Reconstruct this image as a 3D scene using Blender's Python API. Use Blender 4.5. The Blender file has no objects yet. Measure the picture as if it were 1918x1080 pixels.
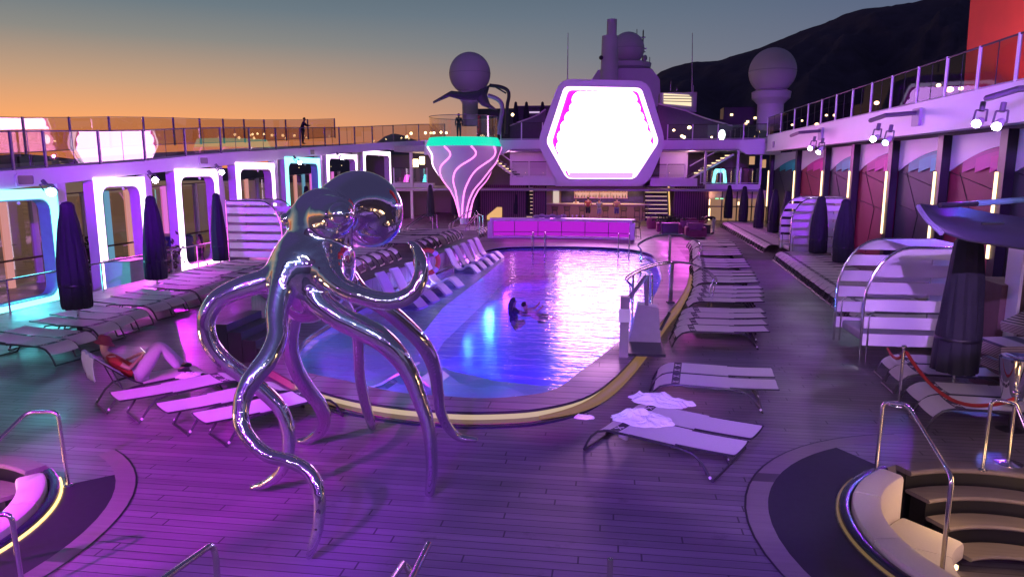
import bpy, bmesh, math, random
import numpy as np
from mathutils import Vector, Matrix
random.seed(7); R=math.radians; PI=math.pi
SC=bpy.context.scene; COL=SC.collection
# ---------------------------------------------------------------- camera
CF,CYAW,CH=1320.0,R(8.0),4.0
CP=math.atan((540-318)/CF)
cd=bpy.data.cameras.new('camera'); cam=bpy.data.objects.new('camera',cd); COL.objects.link(cam)
cam.location=(0,0,CH); cam.rotation_euler=(PI/2-CP,0,CYAW)
cd.sensor_width=36; cd.lens=CF/1918*36; cd.clip_end=20000; cd.clip_start=0.05
SC.camera=cam
# ---------------------------------------------------------------- view
SC.view_settings.view_transform='Standard'; SC.view_settings.look='None'
SC.view_settings.exposure=0.0; SC.view_settings.gamma=1.0
SC.render.engine='CYCLES'
# ---------------------------------------------------------------- dusk sky
w=bpy.data.worlds.new('World'); SC.world=w; w.use_nodes=True
nt=w.node_tree; N=nt.nodes; L=nt.links; N.clear()
tc=N.new('ShaderNodeTexCoord'); sep=N.new('ShaderNodeSeparateXYZ'); L.new(tc.outputs['Generated'],sep.inputs[0])
def ramp(stops):
    r=N.new('ShaderNodeValToRGB'); e=r.color_ramp.elements
    while len(e)>1: e.remove(e[-1])
    e[0].position=stops[0][0]; e[0].color=(*stops[0][1],1)
    for p,c in stops[1:]:
        x=e.new(p); x.color=(*c,1)
    return r
# elevation sin: -0.02 .. 0.5 -> 0..1
mr=N.new('ShaderNodeMapRange'); mr.inputs[1].default_value=-0.02; mr.inputs[2].default_value=0.38
L.new(sep.outputs[2],mr.inputs[0])
ra=ramp([(0,(.70,.20,.07)),(.13,(1.0,.35,.09)),(.21,(.95,.40,.155)),(.32,(.58,.35,.21)),(.45,(.27,.26,.235)),(.55,(.155,.20,.23)),(.65,(.105,.155,.195)),(.82,(.04,.05,.11)),(1,(.06,.045,.15))])
rb=ramp([(0,(.45,.24,.20)),(.13,(.42,.25,.23)),(.25,(.30,.23,.24)),(.42,(.19,.21,.25)),(.55,(.135,.175,.23)),(.65,(.10,.145,.20)),(.82,(.04,.05,.12)),(1,(.05,.045,.115))])
rc=ramp([(0,(.14,.12,.21)),(.25,(.125,.12,.23)),(.42,(.105,.12,.23)),(.62,(.075,.105,.21)),(.82,(.04,.045,.12)),(1,(.045,.04,.105))])
for r_ in (ra,rb,rc): L.new(mr.outputs[0],r_.inputs[0])
# azimuth: direction of afterglow about 40 deg left of ahead
dot=N.new('ShaderNodeVectorMath'); dot.operation='DOT_PRODUCT'
nrm=N.new('ShaderNodeVectorMath'); nrm.operation='MULTIPLY'; nrm.inputs[1].default_value=(1,1,0); L.new(tc.outputs['Generated'],nrm.inputs[0])
n2=N.new('ShaderNodeVectorMath'); n2.operation='NORMALIZE'; L.new(nrm.outputs[0],n2.inputs[0]); L.new(n2.outputs[0],dot.inputs[0])
ga=R(58); dot.inputs[1].default_value=(-math.sin(ga),math.cos(ga),0)
m1=N.new('ShaderNodeMapRange'); m1.inputs[1].default_value=math.cos(R(62)); m1.inputs[2].default_value=math.cos(R(12)); m1.interpolation_type='SMOOTHSTEP'; L.new(dot.outputs['Value'],m1.inputs[0])
m2=N.new('ShaderNodeMapRange'); m2.inputs[1].default_value=math.cos(R(95)); m2.inputs[2].default_value=math.cos(R(50)); m2.interpolation_type='SMOOTHSTEP'; L.new(dot.outputs['Value'],m2.inputs[0])
x1=N.new('ShaderNodeMixRGB'); L.new(m2.outputs[0],x1.inputs[0]); L.new(rc.outputs[0],x1.inputs[1]); L.new(rb.outputs[0],x1.inputs[2])
x2=N.new('ShaderNodeMixRGB'); L.new(m1.outputs[0],x2.inputs[0]); L.new(x1.outputs[0],x2.inputs[1]); L.new(ra.outputs[0],x2.inputs[2])
bg=N.new('ShaderNodeBackground'); wo=N.new('ShaderNodeOutputWorld'); L.new(x2.outputs[0],bg.inputs[0]); bg.inputs[1].default_value=1.0; L.new(bg.outputs[0],wo.inputs[0])
# ---------------------------------------------------------------- ray helpers (measure the place from the camera)
def ray(px,py):
    a=(px-959)/CF; b=(540-py)/CF
    fy=math.cos(CP)+b*math.sin(CP); fz=-math.sin(CP)+b*math.cos(CP)
    return Vector((a*math.cos(CYAW)-fy*math.sin(CYAW), a*math.sin(CYAW)+fy*math.cos(CYAW), fz))
O0=Vector((0,0,CH))
def G(px,py,z=0): r=ray(px,py); return O0+r*((z-CH)/r.z)
def QY(px,py,Y): r=ray(px,py); return O0+r*(Y/r.y)
def QX(px,py,X): r=ray(px,py); return O0+r*(X/r.x)
def ZOF(X,Y,py):
    # height at (X,Y) that appears on row py
    dx=X*math.cos(CYAW)+Y*math.sin(CYAW); dy=-X*math.sin(CYAW)+Y*math.cos(CYAW)
    k=(540-py)/CF; return CH+dy*(k*math.cos(CP)-math.sin(CP))/(math.cos(CP)+k*math.sin(CP))
def PX(X,Y,Z=5):
    xr=X*math.cos(CYAW)+Y*math.sin(CYAW); yr=-X*math.sin(CYAW)+Y*math.cos(CYAW)
    return 959+CF*xr/(yr*math.cos(CP)-(Z-CH)*math.sin(CP))
def interp(tab,x):
    if x<=tab[0][0]: a,b=tab[0],tab[1]
    elif x>=tab[-1][0]: a,b=tab[-1],tab[-1]
    else:
        for a,b in zip(tab,tab[1:]):
            if a[0]<=x<=b[0]: break
    return a[1] if a[0]==b[0] else a[1]+(b[1]-a[1])*(x-a[0])/(b[0]-a[0])
# ---------------------------------------------------------------- materials
MATS={}
def mat(name,col,rough=.5,metal=0,em=None,es=0,noise=.12,nscale=6,bump=0,spec=None,alpha=None,trans=0,rnoise=0):
    if name in MATS: return MATS[name]
    m=bpy.data.materials.new(name); m.use_nodes=True; nt=m.node_tree; n=nt.nodes; l=nt.links
    b=n['Principled BSDF']; b.inputs['Base Color'].default_value=(*col,1); b.inputs['Roughness'].default_value=rough; b.inputs['Metallic'].default_value=metal
    if spec is not None: b.inputs['Specular IOR Level'].default_value=spec
    if noise or bump or rnoise:
        t=n.new('ShaderNodeTexCoord'); z=n.new('ShaderNodeTexNoise'); z.inputs['Scale'].default_value=nscale; z.inputs['Detail'].default_value=5
        l.new(t.outputs['Object'],z.inputs[0])
        if noise:
            r=n.new('ShaderNodeMapRange'); r.inputs[3].default_value=1-noise; r.inputs[4].default_value=1+noise; l.new(z.outputs[0],r.inputs[0])
            x=n.new('ShaderNodeVectorMath'); x.operation='SCALE'; x.inputs[0].default_value=col; l.new(r.outputs[0],x.inputs['Scale']); l.new(x.outputs[0],b.inputs['Base Color'])
        if rnoise:
            r=n.new('ShaderNodeMapRange'); r.inputs[3].default_value=max(0,rough-rnoise); r.inputs[4].default_value=rough+rnoise; l.new(z.outputs[0],r.inputs[0]); l.new(r.outputs[0],b.inputs['Roughness'])
        if bump:
            k=n.new('ShaderNodeBump'); k.inputs['Strength'].default_value=bump; k.inputs['Distance'].default_value=.02; l.new(z.outputs[0],k.inputs['Height']); l.new(k.outputs[0],b.inputs['Normal'])
    if em: b.inputs['Emission Color'].default_value=(*em,1); b.inputs['Emission Strength'].default_value=es
    if trans: b.inputs['Transmission Weight'].default_value=trans
    MATS[name]=m; return m
def schlick(n,l,f0,bump=None):   # two-sided fresnel: same from above and below
    lw=n.new('ShaderNodeLayerWeight'); lw.inputs['Blend'].default_value=.5
    if bump: l.new(bump.outputs[0],lw.inputs['Normal'])
    p=n.new('ShaderNodeMath'); p.operation='POWER'; p.inputs[1].default_value=5; l.new(lw.outputs['Facing'],p.inputs[0])
    a=n.new('ShaderNodeMath'); a.operation='MULTIPLY_ADD'; a.inputs[1].default_value=1-f0; a.inputs[2].default_value=f0; l.new(p.outputs[0],a.inputs[0]); return a.outputs[0]
def glass(name,tint,refl=1.0):
    m=bpy.data.materials.new(name); m.use_nodes=True; nt=m.node_tree; n=nt.nodes; l=nt.links; n.clear()
    o=n.new('ShaderNodeOutputMaterial'); t=n.new('ShaderNodeBsdfTransparent'); g=n.new('ShaderNodeBsdfGlossy'); x=n.new('ShaderNodeMixShader')
    t.inputs[0].default_value=(*tint,1); g.inputs['Roughness'].default_value=.012; g.inputs['Color'].default_value=(refl*(.7 if refl<1 else 1),refl*(.7 if refl<1 else 1),refl,1); 
    geo=n.new('ShaderNodeNewGeometry'); tc_=n.new('ShaderNodeTexCoord'); z=n.new('ShaderNodeTexNoise'); z.inputs['Scale'].default_value=.5
    l.new(tc_.outputs['Object'],z.inputs[0]); k=n.new('ShaderNodeBump'); k.inputs['Strength'].default_value=.04; l.new(z.outputs[0],k.inputs['Height']); l.new(k.outputs[0],g.inputs['Normal'])
    l.new(schlick(n,l,.14 if refl==1 else .09,k),x.inputs[0]); l.new(t.outputs[0],x.inputs[1]); l.new(g.outputs[0],x.inputs[2]); l.new(x.outputs[0],o.inputs[0])
    MATS[name]=m; return m
M=dict(
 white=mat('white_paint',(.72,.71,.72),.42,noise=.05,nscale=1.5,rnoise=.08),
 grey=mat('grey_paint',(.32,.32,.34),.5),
 dark=mat('dark_metal',(.03,.03,.035),.38,spec=.5),
 rail=mat('painted_rail',(.16,.15,.17),.35,.3),
 steel=mat('polished_steel',(.74,.72,.72),.18,1,noise=.04,rnoise=.06),
 chrome=mat('mirror_chrome',(.82,.80,.85),.055,1,noise=.05,nscale=3,rnoise=.03),
 sling=mat('sling_mesh',(.62,.58,.56),.75,noise=.12,nscale=60,bump=.15),
 stripe=mat('sling_stripe',(.06,.05,.065),.7),
 navy=mat('parasol_canvas',(.013,.014,.022),.8,noise=.3,nscale=9,bump=.3),
 bronze=mat('wood_rail',(.10,.05,.03),.35),
 cushion=mat('ivory_cushion',(.62,.56,.46),.8,noise=.06,nscale=40,bump=.12),
 darkrim=mat('dark_rim',(.02,.02,.04),.25),
 rubber=mat('dark_mat',(.013,.013,.018),.75,noise=.3,nscale=12),
 coping=mat('coping_tile',(.33,.30,.29),.38,noise=.12,nscale=3,rnoise=.1),
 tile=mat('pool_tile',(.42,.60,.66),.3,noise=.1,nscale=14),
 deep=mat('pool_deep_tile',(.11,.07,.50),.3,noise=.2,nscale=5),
 maroon=mat('maroon_slats',(.14,.05,.075),.5),
 burg=mat('burgundy_panel',(.26,.02,.05),.55,noise=.15,nscale=8),
 gpanel=mat('charcoal_panel',(.055,.058,.06),.55,noise=.2,nscale=8),
 black=mat('black_trim',(.008,.008,.012),.4),
 petalc=mat('teal_petal',(.02,.42,.5),.5),
 petalm=mat('magenta_petal',(.75,.03,.38),.5),
 shade=mat('awning_canvas',(.12,.11,.15),.7,noise=.15),
 marble=mat('dark_marble',(.05,.05,.08),.2,noise=.6,nscale=3),
 wood=mat('bar_wood',(.35,.23,.13),.45,noise=.2,nscale=10),
 wicker=mat('wicker',(.10,.07,.06),.6,bump=.5,nscale=60),
 skin=mat('skin',(.45,.26,.19),.5,noise=.05),
 darkskin=mat('dark_skin',(.16,.09,.07),.5,noise=.05),
 hair=mat('dark_hair',(.012,.009,.009),.5,bump=.5,nscale=60),
 towel=mat('white_towel',(.78,.77,.75),.9,noise=.04,bump=.5,nscale=60),
 orangebuoy=mat('buoy_orange',(.70,.14,.05),.5),
 red=mat('funnel_red',(.80,.045,.04),.5,noise=.1,nscale=1),
 rope=mat('red_rope',(.42,.03,.02),.8,bump=.4,nscale=80),
 foliage=mat('foliage',(.03,.06,.02),.7),
 plastic=mat('ledge_lounger',(.80,.80,.84),.32,noise=.03),
 radome=mat('radome',(.48,.46,.48),.5,noise=.06,nscale=1),
 sea=None)
def E(name,col,s): return mat(name,(.02,.02,.02),.6,em=col,es=s,noise=0)
EM=dict(
 warm=E('led_warm',(1,.66,.36),3.2), warmstrip=E('led_warm_strip',(1,.72,.48),.55), cyan=E('led_cyan',(.25,1,1.0),2.6),
 pinkw=E('led_pink_white',(1,.72,1),3.4), mag=E('led_magenta',(1,.16,.85),2.6), pinkpost=E('lit_pink_post',(1,.22,.9),.75), peach=E('lit_peach_post',(1,.42,.40),.62),
 cyanpost=E('lit_cyan_post',(.25,.6,.9),.5), teal=E('led_teal',(0,.80,.52),1.05), screen=E('screen_panel',(1,.42,1),14), screenmag=E('screen_magenta',(1,.0,.85),1.4),
 screenlow=E('screen_lower',(.8,.42,1),1.1), bulb=E('lamp_bulb',(1,.72,.36),9), cool=E('cool_light',(.85,1,.9),6), violet=E('led_violet',(.7,.1,1),2.2),
 barglow=E('bar_glow',(.72,.02,.95),.62), warmdim=E('warm_interior',(1,.55,.25),.55), lens=E('lens_white',(.9,.8,1),140), lensc=E('lens_cyan',(.4,1,1),25), phone=E('phone_screen',(1,1,.95),1.6),
 louver=E('lit_louver',(1,.80,.50),1.1),town=E('town_light',(1,.75,.4),3))
glass('dim_glass',(.62,.55,.55),.26); glass('rail_glass',(.62,.52,.50)); glass('clear_glass',(.80,.78,.80)); glass('sea_glass',(.80,.70,.56))
# deck planking: seams run across the ship
def deckmat(name,col,w,axis=1,seam=.25,rough=.42):
    m=bpy.data.materials.new(name); m.use_nodes=True; nt=m.node_tree; n=nt.nodes; l=nt.links; b=n['Principled BSDF']
    t=n.new('ShaderNodeTexCoord'); s=n.new('ShaderNodeSeparateXYZ'); l.new(t.outputs['Object'],s.inputs[0])
    d=n.new('ShaderNodeMath'); d.operation='DIVIDE'; d.inputs[1].default_value=w; l.new(s.outputs[axis],d.inputs[0])
    fr=n.new('ShaderNodeMath'); fr.operation='FRACT'; l.new(d.outputs[0],fr.inputs[0])
    lt=n.new('ShaderNodeMath'); lt.operation='LESS_THAN'; lt.inputs[1].default_value=.09; l.new(fr.outputs[0],lt.inputs[0])
    fl=n.new('ShaderNodeMath'); fl.operation='FLOOR'; l.new(d.outputs[0],fl.inputs[0])
    wn=n.new('ShaderNodeTexWhiteNoise'); wn.noise_dimensions='1D'; l.new(fl.outputs[0],wn.inputs['W'])
    mp=n.new('ShaderNodeMapping'); mp.inputs['Scale'].default_value=(1.2,22,1) if axis==1 else (22,1.2,1); l.new(t.outputs['Object'],mp.inputs[0])
    z=n.new('ShaderNodeTexNoise'); z.inputs['Scale'].default_value=1; z.inputs['Detail'].default_value=6; l.new(mp.outputs[0],z.inputs[0])
    z2=n.new('ShaderNodeTexNoise'); z2.inputs['Scale'].default_value=.55; z2.inputs['Detail'].default_value=4; l.new(t.outputs['Object'],z2.inputs[0])
    def mth(op,a,bb):
        q=n.new('ShaderNodeMath'); q.operation=op
        for i,v in enumerate((a,bb)):
            if isinstance(v,(int,float)): q.inputs[i].default_value=v
            else: l.new(v,q.inputs[i])
        return q.outputs[0]
    v=mth('ADD',mth('MULTIPLY',wn.outputs[0],.34),mth('MULTIPLY',z.outputs[0],.6)); v=mth('ADD',v,mth('MULTIPLY',z2.outputs[0],.6)); v=mth('ADD',v,.18)
    v=mth('MULTIPLY',v,mth('SUBTRACT',1,mth('MULTIPLY',lt.outputs[0],1-seam)))
    if axis==1 and w<1:
        jx=mth('FRACT',mth('ADD',mth('DIVIDE',s.outputs[0],2.7),mth('MULTIPLY',wn.outputs[0],7.3)),0); jl=mth('LESS_THAN',jx,.007)
        v=mth('MULTIPLY',v,mth('SUBTRACT',1,mth('MULTIPLY',jl,.8)))
        z3=n.new('ShaderNodeTexNoise'); z3.inputs['Scale'].default_value=1.9; z3.inputs['Detail'].default_value=7; z3.inputs['Roughness'].default_value=.7; l.new(t.outputs['Object'],z3.inputs[0])
        st=n.new('ShaderNodeMapRange'); st.inputs[1].default_value=.60; st.inputs[2].default_value=.72; st.inputs[3].default_value=1; st.inputs[4].default_value=.55; l.new(z3.outputs[0],st.inputs[0])
        v=mth('MULTIPLY',v,st.outputs[0])
    x=n.new('ShaderNodeVectorMath'); x.operation='SCALE'; x.inputs[0].default_value=col; l.new(v,x.inputs['Scale']); l.new(x.outputs[0],b.inputs['Base Color'])
    r=n.new('ShaderNodeMapRange'); r.inputs[1].default_value=.35; r.inputs[2].default_value=.65; r.inputs[3].default_value=rough-.12; r.inputs[4].default_value=rough+.12; l.new(z2.outputs[0],r.inputs[0]); l.new(r.outputs[0],b.inputs['Roughness'])
    k=n.new('ShaderNodeBump'); k.inputs['Strength'].default_value=.35; k.inputs['Distance'].default_value=.006; k.invert=True; l.new(lt.outputs[0],k.inputs['Height']); l.new(k.outputs[0],b.inputs['Normal'])
    MATS[name]=m; return m
M['deck']=deckmat('deck_planks',(.17,.145,.16),.14,seam=.10)
M['deckb']=deckmat('deck_border',(.17,.14,.135),3.0)
M['promdeck']=deckmat('promenade_planks',(.34,.30,.28),.2)
M['coping']=deckmat('coping_planks',(.24,.22,.22),.33,axis=1)
# polished steel skin: sharp mirror plus a broad hand-polished lobe
def chrome2():
    m=MATS['mirror_chrome']; n=m.node_tree.nodes; l=m.node_tree.links; b=n['Principled BSDF']; o=n['Material Output']
    g=n.new('ShaderNodeBsdfGlossy'); g.inputs['Roughness'].default_value=.40; g.inputs['Color'].default_value=(.80,.78,.84,1)
    x=n.new('ShaderNodeMixShader'); x.inputs[0].default_value=.05; l.new(b.outputs[0],x.inputs[1]); l.new(g.outputs[0],x.inputs[2]); l.new(x.outputs[0],o.inputs[0])
chrome2()
# water: fresnel mirror over clear
def water():
    m=bpy.data.materials.new('pool_water'); m.use_nodes=True; nt=m.node_tree; n=nt.nodes; l=nt.links; n.clear()
    o=n.new('ShaderNodeOutputMaterial'); t=n.new('ShaderNodeBsdfTransparent'); t.inputs[0].default_value=(.60,.78,.97,1)
    g=n.new('ShaderNodeBsdfGlossy'); g.inputs['Roughness'].default_value=.03
    tc=n.new('ShaderNodeTexCoord'); mp=n.new('ShaderNodeMapping'); mp.inputs['Scale'].default_value=(.75,2.6,1); l.new(tc.outputs['Object'],mp.inputs[0])
    z=n.new('ShaderNodeTexNoise'); z.inputs['Scale'].default_value=1.5; z.inputs['Detail'].default_value=3.5; z.inputs['Roughness'].default_value=.5; z.inputs['Distortion'].default_value=.5; l.new(mp.outputs[0],z.inputs[0])
    k=n.new('ShaderNodeBump'); k.inputs['Strength'].default_value=1; k.inputs['Distance'].default_value=.030; l.new(z.outputs[0],k.inputs['Height'])
    l.new(k.outputs[0],g.inputs['Normal'])
    x=n.new('ShaderNodeMixShader'); l.new(schlick(n,l,.035,k),x.inputs[0]); l.new(t.outputs[0],x.inputs[1]); l.new(g.outputs[0],x.inputs[2]); l.new(x.outputs[0],o.inputs[0])
    MATS['pool_water']=m; return m
water()
M['sea']=mat('sea_water',(.02,.03,.035),.28,noise=.3,nscale=.02,bump=1)
M['sea'].node_tree.nodes['Bump'].inputs['Distance'].default_value=.7
M['sea'].node_tree.nodes['Noise Texture'].inputs['Scale'].default_value=.05
M['hill']=mat('hill_scrub',(.035,.028,.055),.9,noise=.7,nscale=.03)
# ---------------------------------------------------------------- mesh builder
W={}
class MB:
    def __init__(s): s.v=[]; s.f=[]
    def add(s,vs,fs):
        b=len(s.v); s.v+= [tuple(x) for x in vs]; s.f+=[tuple(i+b for i in f) for f in fs]; return s
    def box(s,a,b):
        (x0,y0,z0),(x1,y1,z1)=a,b
        return s.add([(x0,y0,z0),(x1,y0,z0),(x1,y1,z0),(x0,y1,z0),(x0,y0,z1),(x1,y0,z1),(x1,y1,z1),(x0,y1,z1)],
          [(0,3,2,1),(4,5,6,7),(0,1,5,4),(1,2,6,5),(2,3,7,6),(3,0,4,7)])
    def obox(s,c,d,size):  # oriented box: centre, yaw, size
        hx,hy,hz=[q/2 for q in size]; ca,sa=math.cos(d),math.sin(d)
        vs=[]
        for z in (-hz,hz):
            for x,y in ((-hx,-hy),(hx,-hy),(hx,hy),(-hx,hy)): vs.append((c[0]+x*ca-y*sa,c[1]+x*sa+y*ca,c[2]+z))
        return s.add(vs,[(0,3,2,1),(4,5,6,7),(0,1,5,4),(1,2,6,5),(2,3,7,6),(3,0,4,7)])
    def tube(s,pts,r,n=8,cap=True,sq=False):
        pts=[Vector(p) for p in pts]; rr=r if isinstance(r,(list,tuple)) else [r]*len(pts)
        up=None; rings=[]
        for i,p in enumerate(pts):
            d=(pts[min(i+1,len(pts)-1)]-pts[max(i-1,0)])
            if d.length<1e-9: d=Vector((0,0,1))
            d.normalize()
            if up is None: up=Vector((0,0,1)) if abs(d.z)<.9 else Vector((1,0,0))
            a=d.cross(up)
            if a.length<1e-4: a=d.orthogonal()
            a.normalize(); b=a.cross(d).normalized(); up=b
            rings.append([p+(a*math.cos(2*PI*k/n+(PI/4 if sq else 0))+b*math.sin(2*PI*k/n+(PI/4 if sq else 0)))*rr[i] for k in range(n)])
        vs=[v for g in rings for v in g]; fs=[]
        for i in range(len(pts)-1):
            for k in range(n): fs.append((i*n+k,i*n+(k+1)%n,(i+1)*n+(k+1)%n,(i+1)*n+k))
        if cap: fs.append(tuple(range(n-1,-1,-1))); fs.append(tuple((len(pts)-1)*n+k for k in range(n)))
        return s.add(vs,fs)
    def lathe(s,prof,c=(0,0),n=24,fn=None):
        vs=[];fs=[]
        for i,(r,z) in enumerate(prof):
            for k in range(n):
                a=2*PI*k/n; q=r*(fn(a,z) if fn else 1); vs.append((c[0]+q*math.cos(a),c[1]+q*math.sin(a),z))
        for i in range(len(prof)-1):
            for k in range(n): fs.append((i*n+k,i*n+(k+1)%n,(i+1)*n+(k+1)%n,(i+1)*n+k))
        return s.add(vs,fs)
    def prism(s,poly,axis,a,b):   # extrude a 2D polygon along axis from a to b
        def P(u,v,t): return {'x':(t,u,v),'y':(u,t,v),'z':(u,v,t)}[axis]
        n=len(poly); vs=[P(u,v,a) for u,v in poly]+[P(u,v,b) for u,v in poly]
        return s.add(vs,[tuple(range(n)),tuple(range(2*n-1,n-1,-1))]+[(i,i+n,(i+1)%n+n,(i+1)%n) for i in range(n)])
    def ring(s,outer,inner,axis,a,b):  # frame between two polygons of equal count
        def P(u,v,t): return {'x':(t,u,v),'y':(u,t,v),'z':(u,v,t)}[axis]
        n=len(outer); vs=[P(*p,a) for p in outer]+[P(*p,a) for p in inner]+[P(*p,b) for p in outer]+[P(*p,b) for p in inner]; fs=[]
        for i in range(n):
            j=(i+1)%n; fs+=[(i,j,n+j,n+i),(2*n+i,3*n+i,3*n+j,2*n+j),(i,2*n+i,2*n+j,j),(n+i,n+j,3*n+j,3*n+i)]
        return s.add(vs,fs)
    def sphere(s,c,r,n=16,m=10,sc=(1,1,1)):
        vs=[];fs=[]
        for i in range(m+1):
            t=PI*i/m
            for k in range(n): a=2*PI*k/n; vs.append((c[0]+r*sc[0]*math.sin(t)*math.cos(a),c[1]+r*sc[1]*math.sin(t)*math.sin(a),c[2]-r*sc[2]*math.cos(t)))
        for i in range(m):
            for k in range(n): fs.append((i*n+k,i*n+(k+1)%n,(i+1)*n+(k+1)%n,(i+1)*n+k))
        return s.add(vs,fs)
    def strip(s,path,z0,z1,t,side=1): # wall along a path of (x,y); z0,z1 constants or lists; thickness t to one side
        n=len(path); Z0=z0 if isinstance(z0,(list,tuple)) else [z0]*n; Z1=z1 if isinstance(z1,(list,tuple)) else [z1]*n
        vs=[]
        for i,(x,y) in enumerate(path):
            a=path[max(i-1,0)]; b=path[min(i+1,n-1)]; dx,dy=b[0]-a[0],b[1]-a[1]; l=math.hypot(dx,dy) or 1
            nx,ny=-dy/l*side*t,dx/l*side*t
            vs+=[(x,y,Z0[i]),(x,y,Z1[i]),(x+nx,y+ny,Z1[i]),(x+nx,y+ny,Z0[i])]
        fs=[]
        for i in range(n-1):
            for k in range(4): fs.append((4*i+k,4*i+(k+1)%4,4*i+4+(k+1)%4,4*i+4+k))
        fs+=[(0,1,2,3),(4*n-1,4*n-2,4*n-3,4*n-4)]
        return s.add(vs,fs)
    def build(s,name,m,parent=None,smooth=True,**kw):
        o0=W.get(parent,Vector((0,0,0))) if parent else Vector((0,0,0))
        me=bpy.data.meshes.new(name); me.from_pydata([(x-o0[0],y-o0[1],z-o0[2]) for x,y,z in s.v],[],s.f); me.validate()
        bm=bmesh.new(); bm.from_mesh(me); bmesh.ops.recalc_face_normals(bm,faces=bm.faces)
        if smooth:
            for f in bm.faces: f.smooth=True
            for e in bm.edges:
                if len(e.link_faces)==2 and e.calc_face_angle(0)>R(38): e.smooth=False
        bm.to_mesh(me); bm.free()
        o=bpy.data.objects.new(name,me); COL.objects.link(o)
        if isinstance(m,str): m=MATS[m]
        me.materials.append(m)
        if parent: o.parent=parent; W[o]=o0
        tag(o,**kw)
        return o
def tag(o,label=None,cat=None,group=None,kind=None):
    if label: o['label']=label
    if cat: o['category']=cat
    if group: o['group']=group
    if kind: o['kind']=kind
    return o
def thing(name,label,cat,loc=(0,0,0),group=None,rot=None):
    o=bpy.data.objects.new(name,None); COL.objects.link(o); o.location=loc; o.empty_display_size=.2
    W[o]=Vector(loc)
    if rot: o.rotation_euler=rot
    return tag(o,label,cat,group)
def copy_tree(o,parent=None):
    c=o.copy(); COL.objects.link(c)
    if parent: c.parent=parent
    for ch in list(o.children): copy_tree(ch,c)
    return c
def put(proto,first,loc,rz,label,group):
    o=proto if first else copy_tree(proto)
    o.location=loc; o.rotation_euler=(0,0,rz); o['label']=label
    if group: o['group']=group
    return o
def rrect(x0,z0,x1,z1,r,n=5,rs=None):
    rs=rs or [r]*4; out=[]
    for (cx,cz,a0,rr) in ((x1-rs[0],z1-rs[0],0,rs[0]),(x0+rs[1],z1-rs[1],90,rs[1]),(x0+rs[2],z0+rs[2],180,rs[2]),(x1-rs[3],z0+rs[3],270,rs[3])):
        for k in range(n): a=R(a0+90*k/(n-1)); out.append((cx+rr*math.cos(a),cz+rr*math.sin(a)))
    return out
def cr(pts,n=6,closed=False):   # Catmull-Rom through points
    P=[Vector(p) for p in pts]; m=len(P); out=[]
    rng=range(m) if closed else range(m-1)
    for i in rng:
        a=P[(i-1)%m] if (closed or i>0) else P[0]*2-P[1]; b=P[i]; c=P[(i+1)%m]; d=P[(i+2)%m] if (closed or i<m-2) else P[-1]*2-P[-2]
        for k in range(n):
            t=k/n; out.append(.5*((2*b)+(c-a)*t+(2*a-5*b+4*c-d)*t*t+(3*b-a-3*c+d)*t**3))
    if not closed: out.append(P[-1])
    return out
def fill(name,outer,holes,z,m,zbot=None,**kw):
    cu=bpy.data.curves.new(name,'CURVE'); cu.dimensions='2D'; cu.fill_mode='BOTH'
    for lp in [outer]+holes:
        sp=cu.splines.new('POLY'); sp.points.add(len(lp)-1); sp.use_cyclic_u=True
        for i,p in enumerate(lp): sp.points[i].co=(p[0],p[1],0,1)
    tmp=bpy.data.objects.new('tmp',cu); COL.objects.link(tmp); dg=bpy.context.evaluated_depsgraph_get(); dg.update()
    me=bpy.data.meshes.new_from_object(tmp.evaluated_get(dg)); bpy.data.objects.remove(tmp); bpy.data.curves.remove(cu)
    for v in me.vertices: v.co.z=z
    o=bpy.data.objects.new(name,me); me.name=name; COL.objects.link(o); me.materials.clear(); me.materials.append(MATS[m] if isinstance(m,str) else m)
    bm=bmesh.new(); bm.from_mesh(me); bmesh.ops.recalc_face_normals(bm,faces=bm.faces)
    if bm.faces and sum(f.normal.z for f in bm.faces)<0: bmesh.ops.reverse_faces(bm,faces=bm.faces)
    bm.to_mesh(me); bm.free()
    return tag(o,**kw)
ORD=['first','second','third','fourth','fifth','sixth','seventh','eighth','ninth','tenth','eleventh','twelfth','thirteenth','fourteenth','fifteenth','sixteenth','seventeenth','eighteenth','nineteenth','twentieth']
ORD+=['twenty-'+x for x in ORD[:9]]+['thirtieth']+['thirty-'+x for x in ORD[:9]]+['fortieth']+['forty-'+x for x in ORD[:9]]
def lamp(kind,name,loc,col,power,to=None,cone=40,blend=.3,r=.1,parent=None):
    d=bpy.data.lights.new(name,kind); d.color=col; d.energy=power
    if kind=='AREA': d.size=r
    else: d.shadow_soft_size=r
    if kind=='SPOT': d.spot_size=R(cone); d.spot_blend=blend
    o=bpy.data.objects.new(name,d); COL.objects.link(o); o.location=loc
    if to is not None: o.rotation_euler=(Vector(to)-Vector(loc)).to_track_quat('-Z','Y').to_euler()
    return o
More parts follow.
